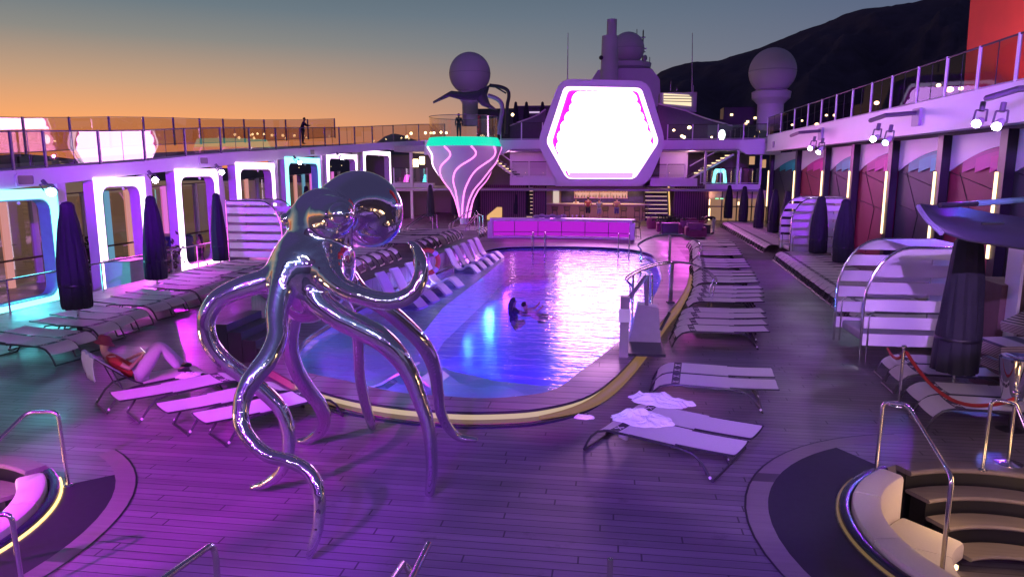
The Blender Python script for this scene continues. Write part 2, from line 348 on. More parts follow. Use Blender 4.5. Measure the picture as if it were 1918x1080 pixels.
# ================================================================ SETTING
SEAZ=-32
MB().add([(-9000,-500,SEAZ),(9000,-500,SEAZ),(9000,12000,SEAZ),(-9000,12000,SEAZ)],[(0,1,2,3)]).build('sea',M['sea'],kind='structure')
def hills(name,tab,d0,d1,seed,rough=1.0):
    # ridge height follows azimuth; slopes rise from the shore to the ridge
    rnd=np.random.RandomState(seed); cols=110; rows=16; vs=[];fs=[]
    x0,x1=tab[0][0],tab[-1][0]
    ph=rnd.rand(12)*6
    for i in range(cols+1):
        px=x0+(x1-x0)*i/cols; r=ray(px,318); r=Vector((r.x,r.y,0)).normalized()
        ridge=ZOF((r*d1).x,(r*d1).y,interp(tab,px))
        for j in range(rows+1):
            t=j/rows; d=d0+(d1-d0)*t
            h=SEAZ-2+(ridge-SEAZ)*(t**.8)
            nz=sum(math.sin(px*.013*(k+1)*1.7+ph[k])*math.sin(t*5*(k+1)+ph[-k-1])/(k+1) for k in range(6))
            h+=nz*(ridge-SEAZ)*.06*rough*math.sin(PI*t)+ (rnd.rand()-.5)*(ridge-SEAZ)*.005*rough
            vs.append((r.x*d,r.y*d,h))
        # back side
        vs.append((r.x*d1*1.3,r.y*d1*1.3,SEAZ-2))
    n=rows+2
    for i in range(cols):
        for j in range(n-1): fs.append((i*n+j,(i+1)*n+j,(i+1)*n+j+1,i*n+j+1))
    return MB().add(vs,fs).build(name,M['hill'],kind='structure')
hills('headland_hills',[(1180,175),(1232,132),(1262,121),(1290,115),(1340,112),(1358,104),(1400,92),(1440,76),(1480,58),(1530,40),(1560,25),(1600,14),(1640,10),(1690,2),(1750,-20),(1850,-45),(1990,-60)],700,1900,3)
hills('far_hills',[(480,318),(540,300),(600,288),(640,284),(680,277),(705,268),(722,255),(738,249),(755,252),(780,262),(830,275),(900,285),(1100,290),(1200,280)],2100,3600,5,.6)
hills('low_coast_hills',[(-80,292),(0,290),(40,287),(90,291),(130,296),(200,304),(300,309),(420,314),(480,318)],2600,4200,9,.5)
rn=random.Random(4)
mb=MB()
for px,py in ((640,310),(655,306),(700,309),(620,312),(560,314),(675,311),(715,300)):
    p=ray(px,py); d=2050/p.y; p=O0+p*d; mb.sphere(p,1.0,6,4)
mb.build('town_lights',EM['town'],label='tiny warm shore lights at the foot of the far hills',cat='town lights',kind='stuff')
# ---- outlines
WZ,CZ=.14,.27
wpx=[(561,690),(647,712),(740,733),(830,741),(912,745),(999,738),(1046,725),(1081,699),(1110,678),(1154,643),(1192,605),(1218,567),(1233,538),(1239,515),(1230,488),(1215,474),(1169,465),(1081,461),(993,461),(940,463),(905,470),(850,495),(790,520),(700,560),(600,615),(560,650)]
water_poly=[tuple(v)[:2] for v in cr([(*G(x,y,CZ).xy,0) for x,y in wpx],4,True)]
cpx=[(545,712),(620,738),(720,758),(840,769),(920,770),(1010,764),(1090,745),(1140,715),(1190,665),(1240,600),(1272,560),(1290,520),(1285,485),(1262,455)]
cop=[tuple(G(x,y,CZ).xy) for x,y in cpx]
cop=[tuple(v)[:2] for v in cr([(*p,0) for p in cop],4)]+[(2.7,38.2),(1.2,39.4),(-2.7,39.9),(-6.8,39.2),(-7.6,38)]
plat_left=[(-11.0,37.6),(-11.0,19.0),(-9.2,15.5),(-6.9,13.2)]
cop_poly=cop+plat_left[2:3]+plat_left[3:]
cop_poly=cop+[(-7.6,30),(-7.7,20),(-7.4,15.3),(-6.9,12.7)]
pcx,pcy,pr=4.95,7.75,2.28
lcx,lcy=-8.6,6.1
circ=lambda cx,cy,r,n=48,a0=0,a1=360:[(cx+r*math.cos(R(a0+(a1-a0)*k/n)),cy+r*math.sin(R(a0+(a1-a0)*k/n))) for k in range(n)]
inset=[(x*.97+(-2.4)*.03,y*.97+24*.03) for x,y in cop_poly]
fill('deck',[(-16.8,-4),(15,-4),(15,66),(-16.8,66)],[inset,circ(pcx,pcy,pr),circ(lcx,lcy,pr)],0,M['deck'],kind='structure')
MB().box((-24.5,-4,-1.1),(-16.8,66,-.8)).build('promenade_deck',M['promdeck'],kind='structure')
MB().strip([(-16.8,-4),(-16.8,66)],-.8,-.004,.25,1).build('deck_step_edge',M['dark'],kind='structure')
# pit floor + stairs
for nm,cx in (('right',pcx),('left',lcx)):
    MB().lathe([(pr,-.004),(pr,-.95),(0.001,-.95)],(cx,pcy),48).build('sunken_lounge_floor',M['deck'],kind='structure')
# dark floor mats and plank borders around the sunken lounges
def arcband(r0,r1,a0,a1,cx,cy,z,n=40):
    mb=MB(); vs=[];fs=[]
    for k in range(n+1):
        a=R(a0+(a1-a0)*k/n)
        for r in (r0,r1): vs.append((cx+r*math.cos(a),cy+r*math.sin(a),z))
    for k in range(n): fs.append((2*k,2*k+1,2*k+3,2*k+2))
    return mb.add(vs,fs)
arcband(2.3,3.05,122,330,pcx,pcy,.004).build('deck_mat_ring',M['rubber'],kind='structure')
arcband(3.05,3.30,100,340,pcx,pcy,.005).build('deck_border_ring',M['deckb'],kind='structure')
arcband(2.3,2.87,-150,42,lcx,lcy,.004).build('deck_mat_ring',M['rubber'],kind='structure')
arcband(2.87,3.10,-160,60,lcx,lcy,.005).build('deck_border_ring',M['deckb'],kind='structure')
mb=arcband(3.30,3.325,100,340,pcx,pcy,.007); arcb=arcband(3.10,3.122,-160,60,lcx,lcy,.007)
mb.add(arcb.v,arcb.f).build('deck_border_seam',M['black'],kind='structure')
# ---- pool
pool=thing('swimming_pool','long blue and violet lit swimming pool with raised warm lit rim','swimming pool',(-2.5,24,0))
# wall outside of rim
n=len(cop_poly)
def ringwall(poly,z0,z1,off=0):
    mb=MB(); m=len(poly); cx=sum(p[0] for p in poly)/m; cy=sum(p[1] for p in poly)/m
    vs=[];fs=[]
    for i,(x,y) in enumerate(poly):
        a=poly[i-1]; b=poly[(i+1)%m]; dx,dy=b[0]-a[0],b[1]-a[1]; l=math.hypot(dx,dy) or 1; nx,ny=dy/l,-dx/l
        vs+=[(x+nx*off,y+ny*off,z0),(x+nx*off,y+ny*off,z1)]
    for i in range(m): j=(i+1)%m; fs.append((2*i,2*j,2*j+1,2*i+1))
    return mb.add(vs,fs)
front=cop_poly  # orientation ccw?
area=sum(a[0]*b[1]-b[0]*a[1] for a,b in zip(cop_poly,cop_poly[1:]+cop_poly[:1]))
sg=1 if area>0 else -1
ringwall(cop_poly,.02,.20,-.10*sg).build('rim_wall',M['wood'],pool)
ringwall(cop_poly,.20,.215,-.06*sg).build('rim_shadow_gap',M['black'],pool)
# light strip, and its warm spill painted as glow (front and right side)
def sideband(idx,z0,z1,off,t):
    pts=[cop_poly[i] for i in idx]; out=[]
    for k,(x,y) in enumerate(pts):
        a=pts[max(0,k-1)]; b=pts[min(len(pts)-1,k+1)]; dx,dy=b[0]-a[0],b[1]-a[1]; l=math.hypot(dx,dy) or 1
        out.append((x+dy/l*off*sg,y-dx/l*off*sg))
    return MB().strip(out,z0,z1,t,sg)
fr=list(range(0,len(cop)-5))
sideband(fr,.04,.10,-.085,.012).build('rim_spill_band',E('rim_spill_glow',(1,.60,.36),.17),pool)
sideband(fr,.112,.198,-.07,.02).build('light_strip',EM['warmstrip'],pool)
sideband(fr,.0,.035,.03,.03).build('base_trim',M['darkrim'],pool)
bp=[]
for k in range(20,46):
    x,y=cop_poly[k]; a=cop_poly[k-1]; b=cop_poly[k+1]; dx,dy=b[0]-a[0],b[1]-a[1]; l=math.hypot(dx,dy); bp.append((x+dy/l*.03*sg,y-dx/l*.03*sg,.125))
MB().tube(bp,[.03+.075*min(1,k/8) for k in range(len(bp))],12).build('rim_bolster',E('bolster_spill_glow',(1,.52,.20),.20),pool)  # wooden bolster; the strip's warm light is painted in as emission
cp_=fill('coping',cop_poly,[water_poly],CZ,M['coping']); cp_.parent=pool; cp_.location=-W[pool]
sideband(list(range(len(cop_poly)-1)),.225,CZ-.002,.0,.05).build('coping_edge',M['dark'],pool)
warea=sum(a[0]*b[1]-b[0]*a[1] for a,b in zip(water_poly,water_poly[1:]+water_poly[:1])); ws=1 if warea>0 else -1
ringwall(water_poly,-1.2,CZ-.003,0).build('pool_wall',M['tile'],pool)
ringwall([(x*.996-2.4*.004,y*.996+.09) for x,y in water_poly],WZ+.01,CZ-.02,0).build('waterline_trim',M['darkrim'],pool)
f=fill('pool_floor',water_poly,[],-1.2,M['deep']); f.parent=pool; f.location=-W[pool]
# shallow ledge: near end + left side
led=[G(x,y,-.02).xy for x,y in ((560,668),(700,668),(760,675),(830,672),(900,690),(960,703),(1030,708),(1085,690))]
ledge=[tuple(G(x,y,CZ).xy) for x,y in ((1120,672),(1046,728),(912,748),(740,737),(561,694))]+[(-7.2,13.9),(-7.3,19.5),(-7.0,27.3),(-6.3,34.4),(-4.6,35.4),(-4.9,33.0),(-4.9,27.5),(-5.0,20.5),(-4.7,17.0),(-4.2,14.9),(-3.2,13.9),(-2.2,13.3),(-1.2,13.1),(-.4,13.5),(.0,14.3)]
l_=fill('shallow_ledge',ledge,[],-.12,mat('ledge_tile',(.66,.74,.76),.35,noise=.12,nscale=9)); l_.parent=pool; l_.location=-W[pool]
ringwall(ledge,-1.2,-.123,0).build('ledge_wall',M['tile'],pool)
w_=fill('pool_water',[(x,y) for x,y in water_poly],[],WZ,'pool_water',kind='structure')
# underwater lamps fixed to the pool walls
for (x,y,tx,ty,c,p) in ((1.15,22,-2.4,21,(.22,.0,1),520),(.3,16.4,-2.6,17.5,(.2,.0,1),560),(-2.0,13.6,-2.2,19,(.17,.0,1),520),(-4.7,17.5,-1.5,18.5,(.10,.03,1),360),(-4.8,23,-1.5,22.5,(.05,.20,1),480),(-4.8,27.5,-1.5,26,(.06,.25,1),420),(-4.7,31.5,-1,30,(.3,.03,1),360),(-1.5,34.2,-1.8,28,(.5,.0,1),520),(1.6,28,-1.5,27,(.4,.0,1),480)):
    lamp('SPOT','pool_light',(x,y,-.35),c,p*2.0,to=(tx,ty,-1.0),cone=150,blend=.9,r=.07)
for (x,y,c,p) in ((-6.2,23,(.3,.2,1),22),(-5.9,30,(.6,.1,1),22)):
    lamp('POINT','ledge_light',(x,y,.10),c,p*2.0,r=.2)
# raised platform left of the pool
plat=[(-7.0,36.4),(-11.6,36.4),(-11.6,22.3),(-9.6,17.6),(-8.2,15.8),(-7.15,16.2),(-6.95,19.5),(-6.62,23.7),(-6.3,27.3),(-6.0,32.1)]
plo=thing('pool_platform','raised wooden platform of loungers along the left side of the pool','platform',(-9,27,0))
f=fill('platform_top',plat,[],.86,M['deck']); f.parent=plo; f.location=-W[plo]
ringwall(plat,.0,.857,0).build('platform_side',M['coping'],plo)
ringwall(plat,.80,.855,.02 if True else 0).build('edge_trim',M['violetrim'] if 'violetrim' in M else M['rail'],plo)
# steps from the water up to platform (dark steps behind the octopus)
st=thing('pool_steps','dark steps with rails leading down into the near left corner of the pool','steps',(-7.4,15.2,0))
for i in range(4):
    MB().box((-8.2+.30*i,13.4+.02*i,.0),(-7.9+.30*i,14.9,.82-.17*i)).build('step',M['dark'],st)
# ================================================================ LEFT FRAMES, UPPER WALKWAY
TB=[(-400,395),(0,355),(262,326),(400,312),(515,300),(600,291),(732,280),(760,283),(800,287)]
TT=[(-400,355),(0,320),(262,302),(400,287),(515,281),(600,275),(732,266),(760,264),(800,263)]
path=[(-20,y) for y in (6,10,14,18,21,24,28,32,36,40,44,47)]+[(-19.6,50),(-18.9,53),(-17.6,55.3),(-15.5,56.6),(-13.5,57)]
zb=[ZOF(x,y,interp(TB,PX(x,y))) for x,y in path]; zt=[ZOF(x,y,interp(TT,PX(x,y))) for x,y in path]
for i in range(3): zb[i]=zb[3]-.08*(3-i)*1.2; zt[i]=zt[3]-.08*(3-i)*1.2
wk=thing('upper_walkway','white curved upper walkway beam running along the left side above the lit arches','walkway',(-20,30,0))
MB().strip(path,zb,zt,.5,1).build('fascia_beam',M['white'],wk)
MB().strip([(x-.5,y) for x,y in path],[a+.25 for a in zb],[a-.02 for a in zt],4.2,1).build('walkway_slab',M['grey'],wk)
# fascia access hatches
for px,py,w in ((48,337,24),(382,301,18),(585,285,9),(755,274,7)):
    p=QX(px,py,-20+.02) if px<700 else QY(px,py,54); p=Vector((-19.98,p.y,p.z)) if px<700 else p
    if px<700:
        MB().ring([(p.y+a,p.z+b) for a,b in rrect(-.42,-.22,.42,.22,.12)],[(p.y+a,p.z+b) for a,b in rrect(-.34,-.15,.34,.15,.06)],'x',-20.0,-19.965).build('hatch_frame',M['white'],wk)
        MB().box((-19.999,p.y-.34,p.z-.15),(-19.98,p.y+.34,p.z+.15)).build('hatch_panel',M['rail'],wk)
def railing(name,label,path,zt,h,posts,parent=None,m='rail_glass',post_m=None,cap=.03,topm=None,slant=0,group=None,sub=True):
    # path: list (x,y); zt heights; posts: parameter list along path
    t=thing(name,label,'railing',(path[0][0],path[0][1],zt[0]),group)
    post_m=post_m or M['rail']; topm=topm or M['rail']
    cum=[0]
    for a,b in zip(path,path[1:]): cum.append(cum[-1]+math.hypot(b[0]-a[0],b[1]-a[1]))
    def at(s):
        s=max(0,min(cum[-1],s))
        for i in range(len(path)-1):
            if cum[i]<=s<=cum[i+1]+1e-9:
                u=(s-cum[i])/(cum[i+1]-cum[i] or 1); return (path[i][0]+(path[i+1][0]-path[i][0])*u,path[i][1]+(path[i+1][1]-path[i][1])*u,zt[i]+(zt[i+1]-zt[i])*u)
        return (*path[-1],zt[-1])
    P=[at(s) for s in posts]
    for p in P: MB().tube([(p[0],p[1],p[2]),(p[0],p[1],p[2]+h+.03)],.055,4,sq=True).build('post',post_m,t)
    MB().tube([(p[0],p[1],p[2]+h) for p in P],cap,6).build('top_rail',topm,t)
    MB().tube([(p[0],p[1],p[2]+.07) for p in P],.02,4).build('bottom_rail',post_m,t)
    for a,b in zip(P,P[1:]):
        if sub:
            mid=[(a[i]+b[i])/2 for i in range(3)]
            MB().tube([(mid[0],mid[1],mid[2]+.06),(mid[0],mid[1],mid[2]+h)],.015,4).build('panel_joint',M['dark'],t)
        g=MB(); u=Vector((b[0]-a[0],b[1]-a[1],0)); L_=u.length; u/=L_; A=Vector(a)+u*.06; B=Vector(b)-u*.06
        g.add([(A.x,A.y,A.z+.09),(B.x,B.y,B.z+.09),(B.x,B.y,B.z+h-.03),(A.x,A.y,A.z+h-.03)],[(0,1,2,3)]); g.build('glass_panel',m,t)
    return t
def pathlen(path):
    c=[0]
    for a,b in zip(path,path[1:]): c.append(c[-1]+math.hypot(b[0]-a[0],b[1]-a[1]))
    return c
# left inner railing: posts at the spacing seen
ppx=[-150,-60,18,80,183,268,345,412,466,516,562,602,640,675,706,738]
ppy=[]
for px in ppx:
    r=ray(px,250); ppy.append(-20*r.y/r.x)
ppy=[y for y in ppy if y<47]
s0=[y-6 for y in ppy]; cum=pathlen(path); rest=[cum[-1]-k for k in (0,2.1,4.2,6.3,8.4,10.4,12.4)]
posts=[s for s in s0 if s>0]+[r for r in sorted(rest) if r>max(s0)+1]
RH=[ZOF(x,y,interp([(0,245),(400,238),(800,237)],PX(x,y)))-z for (x,y),z in zip(path,zt)]
railing('glass_railing','dark framed bronze glass railing along the left upper walkway edge',path,zt,1.28,posts)
p2=[(x-4.4,y) for x,y in path[2:-2]]; z2=zt[2:-2]
c2=pathlen(p2); railing('glass_railing','outer glass railing on the seaward edge of the left upper walkway',p2,[z+.35 for z in z2],1.5,[k*2.6 for k in range(int(c2[-1]/2.6)+1)],post_m=M['rail'],cap=.018,sub=False)
# neon arches (lit frames) under the walkway
arch=[]
def neonframe(y0,y1,zt_,label,mcol,edge,zb_=-.8,wd=.34):
    t=thing('lit_arch',label,'lit arch',(-20,(y0+y1)/2,zb_),'lit arches under the left walkway')
    h=zt_-zb_; W_=y1-y0; w=wd
    o=rrect(y0,zb_,y1,zt_,.02); i=rrect(y0+w,zb_+w*.9,y1-w,zt_-w,.42)
    MB().ring(o,i,'x',-20.0,-19.93).build('light_face',mcol,t)
    MB().ring(rrect(y0,zb_,y1,zt_,.02),rrect(y0+w-.03,zb_+w*.9-.03,y1-w+.03,zt_-w+.03,.42),'x',-20.45,-20.003).build('frame_body',M['white'],t)
    MB().ring(rrect(y0+w-.0,zb_+w*.9,y1-w,zt_-w,.42),rrect(y0+w+.05,zb_+w*.9+.05,y1-w-.05,zt_-w-.05,.38),'x',-20.4,-19.95).build('inner_lining',edge,t)
    MB().sphere((-19.85,(y0+y1)/2,zt_-w-.12),.06,8,6).build('small_lamp',M['white'],t)
    c=lamp('AREA','arch_light',(-19.6,(y0+y1)/2,1.6),(0.1,.9,1) if 'cyan' in label else (1,.08,.9),170,to=(-14,(y0+y1)/2,0),r=1.6); c.data.size_y=4; c.data.shape='RECTANGLE'; 
def yof(px): r=ray(px,318); return -20*r.y/r.x
fr_=[(-70,98,'cyan'),(172,266,'white pink'),(326,405,'white pink'),(441,512,'white pink'),(534,598,'cyan'),(612,668,'white pink'),(681,731,'white pink')]
lab=['bright cyan lit arch at the left edge of the picture','white lit arch between the two nearest closed parasols on the left','white lit arch beside the walking woman','white lit arch behind the left ribbed cabana','cyan edged lit arch just left of the octopus head','pink white lit arch partly hidden by the octopus mantle','farthest pink white lit arch beside the stairs and deck cafe']
for (a,b,c),lb in zip(fr_,lab):
    y0,y1=yof(a),yof(b); zz=ZOF(-20,(y0+y1)/2,interp(TB,(a+b)/2))-.03
    neonframe(y0,y1,zz,lb,EM['cyan'] if c=='cyan' else EM['pinkw'],mat('cyan_lining',(.25,.6,.62),.5) if c=='cyan' else mat('pink_lining',(.6,.5,.62),.5))
# purple column next to each arch
for i,(a,b,c) in enumerate(fr_[:6]):
    y=yof(b)+.28; z1=ZOF(-20,y,interp(TB,b+6))
    MB().box((-20.35,y-.2,-.8),(-19.95,y+.2,z1)).build('column',M['white'],label='white square column right of the '+['cyan arch at the left edge','white arch behind the parasols','arch by the walking woman','arch behind the left cabana','cyan edged arch by the octopus','pink arch behind the octopus mantle'][i],cat='column',group='columns under the left walkway')
# seaward glass screen with lit posts and brown handrail
sc=thing('wind_screen','tall tinted glass wind screen with lit pink and peach posts along the promenade edge','wind screen',(-24.4,30,-.8))
cols=[EM['cyanpost'],EM['peach'],EM['cyanpost'],EM['pinkpost'],M['white'],M['white'],EM['pinkpost'],M['white'],EM['cyanpost'],EM['peach'],M['white'],EM['peach'],M['white']]
k=0; y=12.0
while y<62:
    MB().box((-24.5,y-.12,-.8),(-24.3,y+.12,2.4+ (y-12)*.03)).build('post',cols[k%len(cols)],sc)
    MB().add([(-24.4,y+.14,-.7),(-24.4,y+1.36,-.7),(-24.4,y+1.36,2.3+(y-12)*.03),(-24.4,y+.14,2.3+(y-12)*.03)],[(0,1,2,3)]).build('glass_pane','sea_glass',sc)
    y+=1.5; k+=1
MB().tube([(-24.2,8,.35),(-24.2,62,.35)],.045,6).build('handrail',M['bronze'],sc)
MB().tube([(-24.4,8,2.35),(-24.4,62,3.85)],.03,4).build('top_channel',M['rail'],sc)
# handrail between pool deck and promenade
railp=[(-16.6,y) for y in (8,11,13.8,17.2,20.9,24.7,26.4,28.8)]
t=thing('deck_handrail','slim purple lit handrail between the left loungers and the arches','handrail',(-16.6,17,0))
MB().tube([(x,y,.98) for x,y in railp],.03,6).build('top_rail',M['steel'],t)
for x,y in railp: MB().tube([(x,y,0),(x,y,.98)],.026,6).build('post',M['steel'],t)
# ================================================================ RIGHT SIDE
ru=thing('upper_deck','white fascia of the right upper deck above the petal panels','upper deck',(10.5,30,5.3))
MB().box((10.5,4,5.28),(10.9,51.4,6.3)).build('fascia_beam',M['white'],ru)
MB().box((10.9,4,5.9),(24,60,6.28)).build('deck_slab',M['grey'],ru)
MB().box((10.42,4,5.22),(10.95,51.4,5.277)).build('lower_lip',M['white'],ru)
ys=[]
for px in (1443,1468,1493,1518,1543,1570,1600,1635,1672,1720,1772,1831,1902,1995,2110): r=ray(px,150); ys.append(10.7*r.y/r.x)
ys=sorted(ys); rp=[(10.7,ys[0]),(10.7,ys[-1])]
railing('glass_railing','bronze glass railing with pale posts along the right upper deck',rp,[6.3,6.3],1.28,[y-ys[0] for y in ys],post_m=M['white'],topm=M['dark'],m='dim_glass')
# warm lanterns behind the railing
for i,(px,py) in enumerate(((1452,233),(1484,234),(1502,226),(1530,233),(1548,216),(1563,216),(1642,193),(1683,204),(1758,160),(1779,168),(1800,166))):
    X=13.0 if i%2 else 14.2; p=QX(px,py,X)
    t=thing('table_lamp','warm glowing lantern behind the right railing, %s from the far end'%ORD[i],'lantern',(p.x,p.y,6.29),'lanterns on the right upper deck')
    MB().tube([(p.x,p.y,6.29),(p.x,p.y,p.z)],.02,5).build('stem',M['dark'],t); MB().sphere(p,.10 if i%3 else .14,10,6,(1,1,.75)).build('bulb',EM['bulb'],t)
# wall bays
sy=[]
for px in (1441,1490,1543,1595,1666,1759,1878,2060): r=ray(px,322); sy.append(11.72*r.y/r.x)
sy=sorted(sy)  # near to far
for i in range(len(sy)-1):
    y0,y1=sy[i],sy[i+1]; near=y0; far=y1
    col='burgundy' if (i%2==1) else 'charcoal'
    pm=M['petalm'] if col=='burgundy' else M['petalc']
    t=thing('wall_bay','%s wall bay with %s petals under the right upper deck, %s from the camera'%(col,'magenta' if col=='burgundy' else 'teal',ORD[i]),'wall bay',(12.1,y0,0),'petal wall bays on the right')
    a,b=near+.55,far
    MB().box((12.1,a,.0),(12.3,b,5.2)).build('panel',M['burg'] if col=='burgundy' else M['gpanel'],t)
    # white field: bounded below by an arc rising towards the near side
    zA=3.95; arcp=[]
    for k in range(9): u=k/8; arcp.append((b-(b-a)*u, zA+(4.75-zA)*math.sin(u*PI/2)))
    MB().prism([(b,5.2)]+[(y,z+.0) for y,z in arcp]+[(a,5.2)],'x',12.06,12.099).build('white_field',M['white'],t)
    Wd=b-a
    for j,(s,e) in enumerate(((.28,.62),(.52,.84),(.78,1.0))):
        # petals: curved blades hanging from the arc down to the lower right
        pts=[]
        for k in range(6):
            u=s+(1-s)*k/5; pts.append((b-Wd*u,zA+(4.75-zA)*math.sin(u*PI/2)-.03-.13*j))
        low=[]
        for k in range(6):
            u=s+(1-s)*(1-k/5); low.append((b-Wd*u,zA-.05+(4.55-.10*j-zA)*max(0,math.sin((u-s)/(1.25-s)*PI/2))*(.75)))
        MB().prism(pts+low,'x',12.02-.006*j,12.055-.006*j).build('petal',mat('petal_%s_%d'%(col,j),tuple(c*(.6+.2*j) for c in ((.85,.02,.42) if col=='burgundy' else (.0,.72,.62))),.5),t)
    # seams of the panels
    sm=MB(); sm.tube([(12.09,b-.1,3.9),(12.09,a,3.25)],.012,4); sm.tube([(12.09,b-Wd*.2,3.9),(12.09,b-Wd*.55,2.2)],.012,4); sm.tube([(12.09,b,2.55),(12.09,a,2.15)],.012,4); sm.tube([(12.09,b-Wd*.55,2.2),(12.09,b-Wd*.4,.1)],.012,4)
    sm.build('panel_seams',M['black'],t)
for i,y in enumerate(sy):
    t=thing('pilaster','black pilaster with warm vertical light strip, %s from the camera on the right'%ORD[i],'pilaster',(11.7,y,0),'lit pilasters on the right wall')
    MB().box((11.76,y,0),(12.05,y+.42,5.22)).build('column_body',M['black'],t)
    MB().box((11.71,y+.30,1.25),(11.757,y+.42,3.93)).build('light_strip',EM['warm'],t)
MB().box((12.3,4,0),(12.5,52,5.85)).build('side_wall',M['gpanel'],label='dark structural wall behind the right petal panels',cat='wall')
# back of right upper deck: red funnel
fn=thing('red_funnel','huge red ship funnel rising at the top right corner','funnel',(19,38,6.3))
MB().prism([(17.7,6.3),(26,6.3),(26,22),(17.3,22)],'y',34,40).build('funnel_body',M['red'],fn)
MB().prism([(17.9,6.3),(17.95,12),(19,12),(19,6.3)],'y',33.9,33.99).build('vertical_panel',mat('funnel_red_light',(.75,.09,.05),.4),fn)
# small curved fascia emblem badge
p=QX(1448,271,10.45)
MB().box((10.44,p.y-.2,p.z-.2),(10.495,p.y+.2,p.z+.2)).build('speaker_grille',M['grey'],ru)
# ================================================================ FAR END OF THE DECK
def QB(mb,px0,py0,px1,py1,Y,d):
    a=QY(px0,(py0+py1)/2,Y); b=QY(px1,(py0+py1)/2,Y); zt_=QY((px0+px1)/2,py0,Y).z; zb_=QY((px0+px1)/2,py1,Y).z
    return mb.box((a.x,Y,zb_),(b.x,Y+d,zt_))
fe=thing('far_deckhouse','white multi level deckhouse closing the far end of the pool deck','deckhouse',(-2,56,0))
q=MB(); QB(q,795,262,1040,279,54,.5); QB(q,1225,262,1392,279,54,.5); q.build('upper_fascia',M['white'],fe)
q=MB(); a=QY(1388,262,54); b=QY(1456,262,54)
q.prism([(QY(1385,262,54).x,QY(1385,262,54).z),(QY(1462,262,54).x,QY(1462,259,54).z),(QY(1462,290,54).x,QY(1462,290,54).z),(QY(1398,289,54).x,QY(1398,289,54).z),(QY(1385,279,54).x,QY(1385,279,54).z)],'y',53.97,54.6)
q.prism([(QY(795,279,54).x,QY(795,279,54).z),(QY(795,290,54).x,QY(795,290,54).z),(QY(940,290,54).x,QY(940,290,54).z),(QY(958,279,54).x,QY(958,279,54).z)],'y',53.97,54.5)
q.build('fascia_return',M['white'],fe)
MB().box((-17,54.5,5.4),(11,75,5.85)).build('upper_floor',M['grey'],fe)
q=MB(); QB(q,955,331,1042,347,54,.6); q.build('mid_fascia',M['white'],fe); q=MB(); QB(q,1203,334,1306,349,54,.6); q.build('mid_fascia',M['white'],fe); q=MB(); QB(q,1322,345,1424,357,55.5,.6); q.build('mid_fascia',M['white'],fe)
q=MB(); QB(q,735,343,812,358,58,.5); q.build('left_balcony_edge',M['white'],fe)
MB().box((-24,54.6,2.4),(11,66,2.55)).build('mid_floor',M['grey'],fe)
MB().box((-24,66,-.8),(12,66.3,5.4)).build('back_wall',mat('warm_back_wall',(.16,.13,.12),.6),fe)
# upper level recess wall with diagonal panel
q=MB(); QB(q,1236,279,1288,334,59,.2); q.build('recess_panel',M['white'],fe)
q=MB(); QB(q,955,279,1040,332,60,.2); q.build('recess_panel',M['white'],fe)
# vertical columns
q=MB(); 
for px in (1321,1382,1425): QB(q,px-2,280,px+2,346,55,.15)
q.build('column',M['white'],fe)
q=MB(); QB(q,768,280,773,410,57,.25); q.build('column',M['white'],fe)
# ground level walls
def slats(px0,px1,py0,py1,Y,label):
    t=thing('slatted_wall',label,'slatted wall',(QY(px0,py1,Y).x,Y,0),'slatted walls at the far end')
    a=QY(px0,py1,Y); b=QY(px1,py1,Y); z1=QY(px0,py0,Y).z
    MB().box((a.x,Y,0),(b.x,Y+.15,z1)).build('backing',M['black'],t)
    q=MB(); x=a.x
    while x<b.x-.1: q.box((x,Y-.06,0),(x+.1,Y-.001,z1)); x+=.17
    q.build('slats',M['maroon'],t); return t
slats(893,985,346,412,57,'maroon slatted wall left of the bar behind the closed parasols')
slats(998,1023,348,412,57,'narrow maroon slatted strip beside the bar entrance')
slats(1261,1326,349,418,57,'dark slatted wall between the lit stairs and the glass front')
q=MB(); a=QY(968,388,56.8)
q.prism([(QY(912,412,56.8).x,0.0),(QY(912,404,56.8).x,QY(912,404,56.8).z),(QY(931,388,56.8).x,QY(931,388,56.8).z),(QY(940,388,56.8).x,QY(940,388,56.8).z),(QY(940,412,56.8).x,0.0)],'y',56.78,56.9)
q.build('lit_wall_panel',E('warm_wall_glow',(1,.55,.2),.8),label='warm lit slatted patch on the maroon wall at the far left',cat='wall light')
# glass front on the right, warm inside
gf=thing('dining_room','warm glowing glazed front of the room at the far right','room front',(8,57,0))
q=MB(); QB(q,1326,356,1450,372,57.5,.2); q.build('header',mat('header_beige',(.5,.4,.34),.5),gf)
q=MB(); QB(q,1326,372,1450,414,58.6,.1); q.build('lit_interior',E('warm_room',(1,.52,.30),.30),gf)
q=MB()
for px in (1325,1352,1380,1408,1436): QB(q,px-1,358,px+1,415,57.4,.1)
QB(q,1326,386,1450,388,57.4,.1); q.build('mullions',M['dark'],gf)
q=MB()
for px,py0,py1 in ((1327,373,384),(1327,390,412),(1382,378,384),(1384,392,410),(1428,395,412)): QB(q,px,py0,px+3,py1,57.3,.05)
q.build('light_strips',EM['warm'],gf)
q=MB()
for px in (1340,1349): QB(q,px,371,px+6,373,57.2,.05)
q.build('exit_light',E('exit_green',(.3,1,.5),1.5),gf)
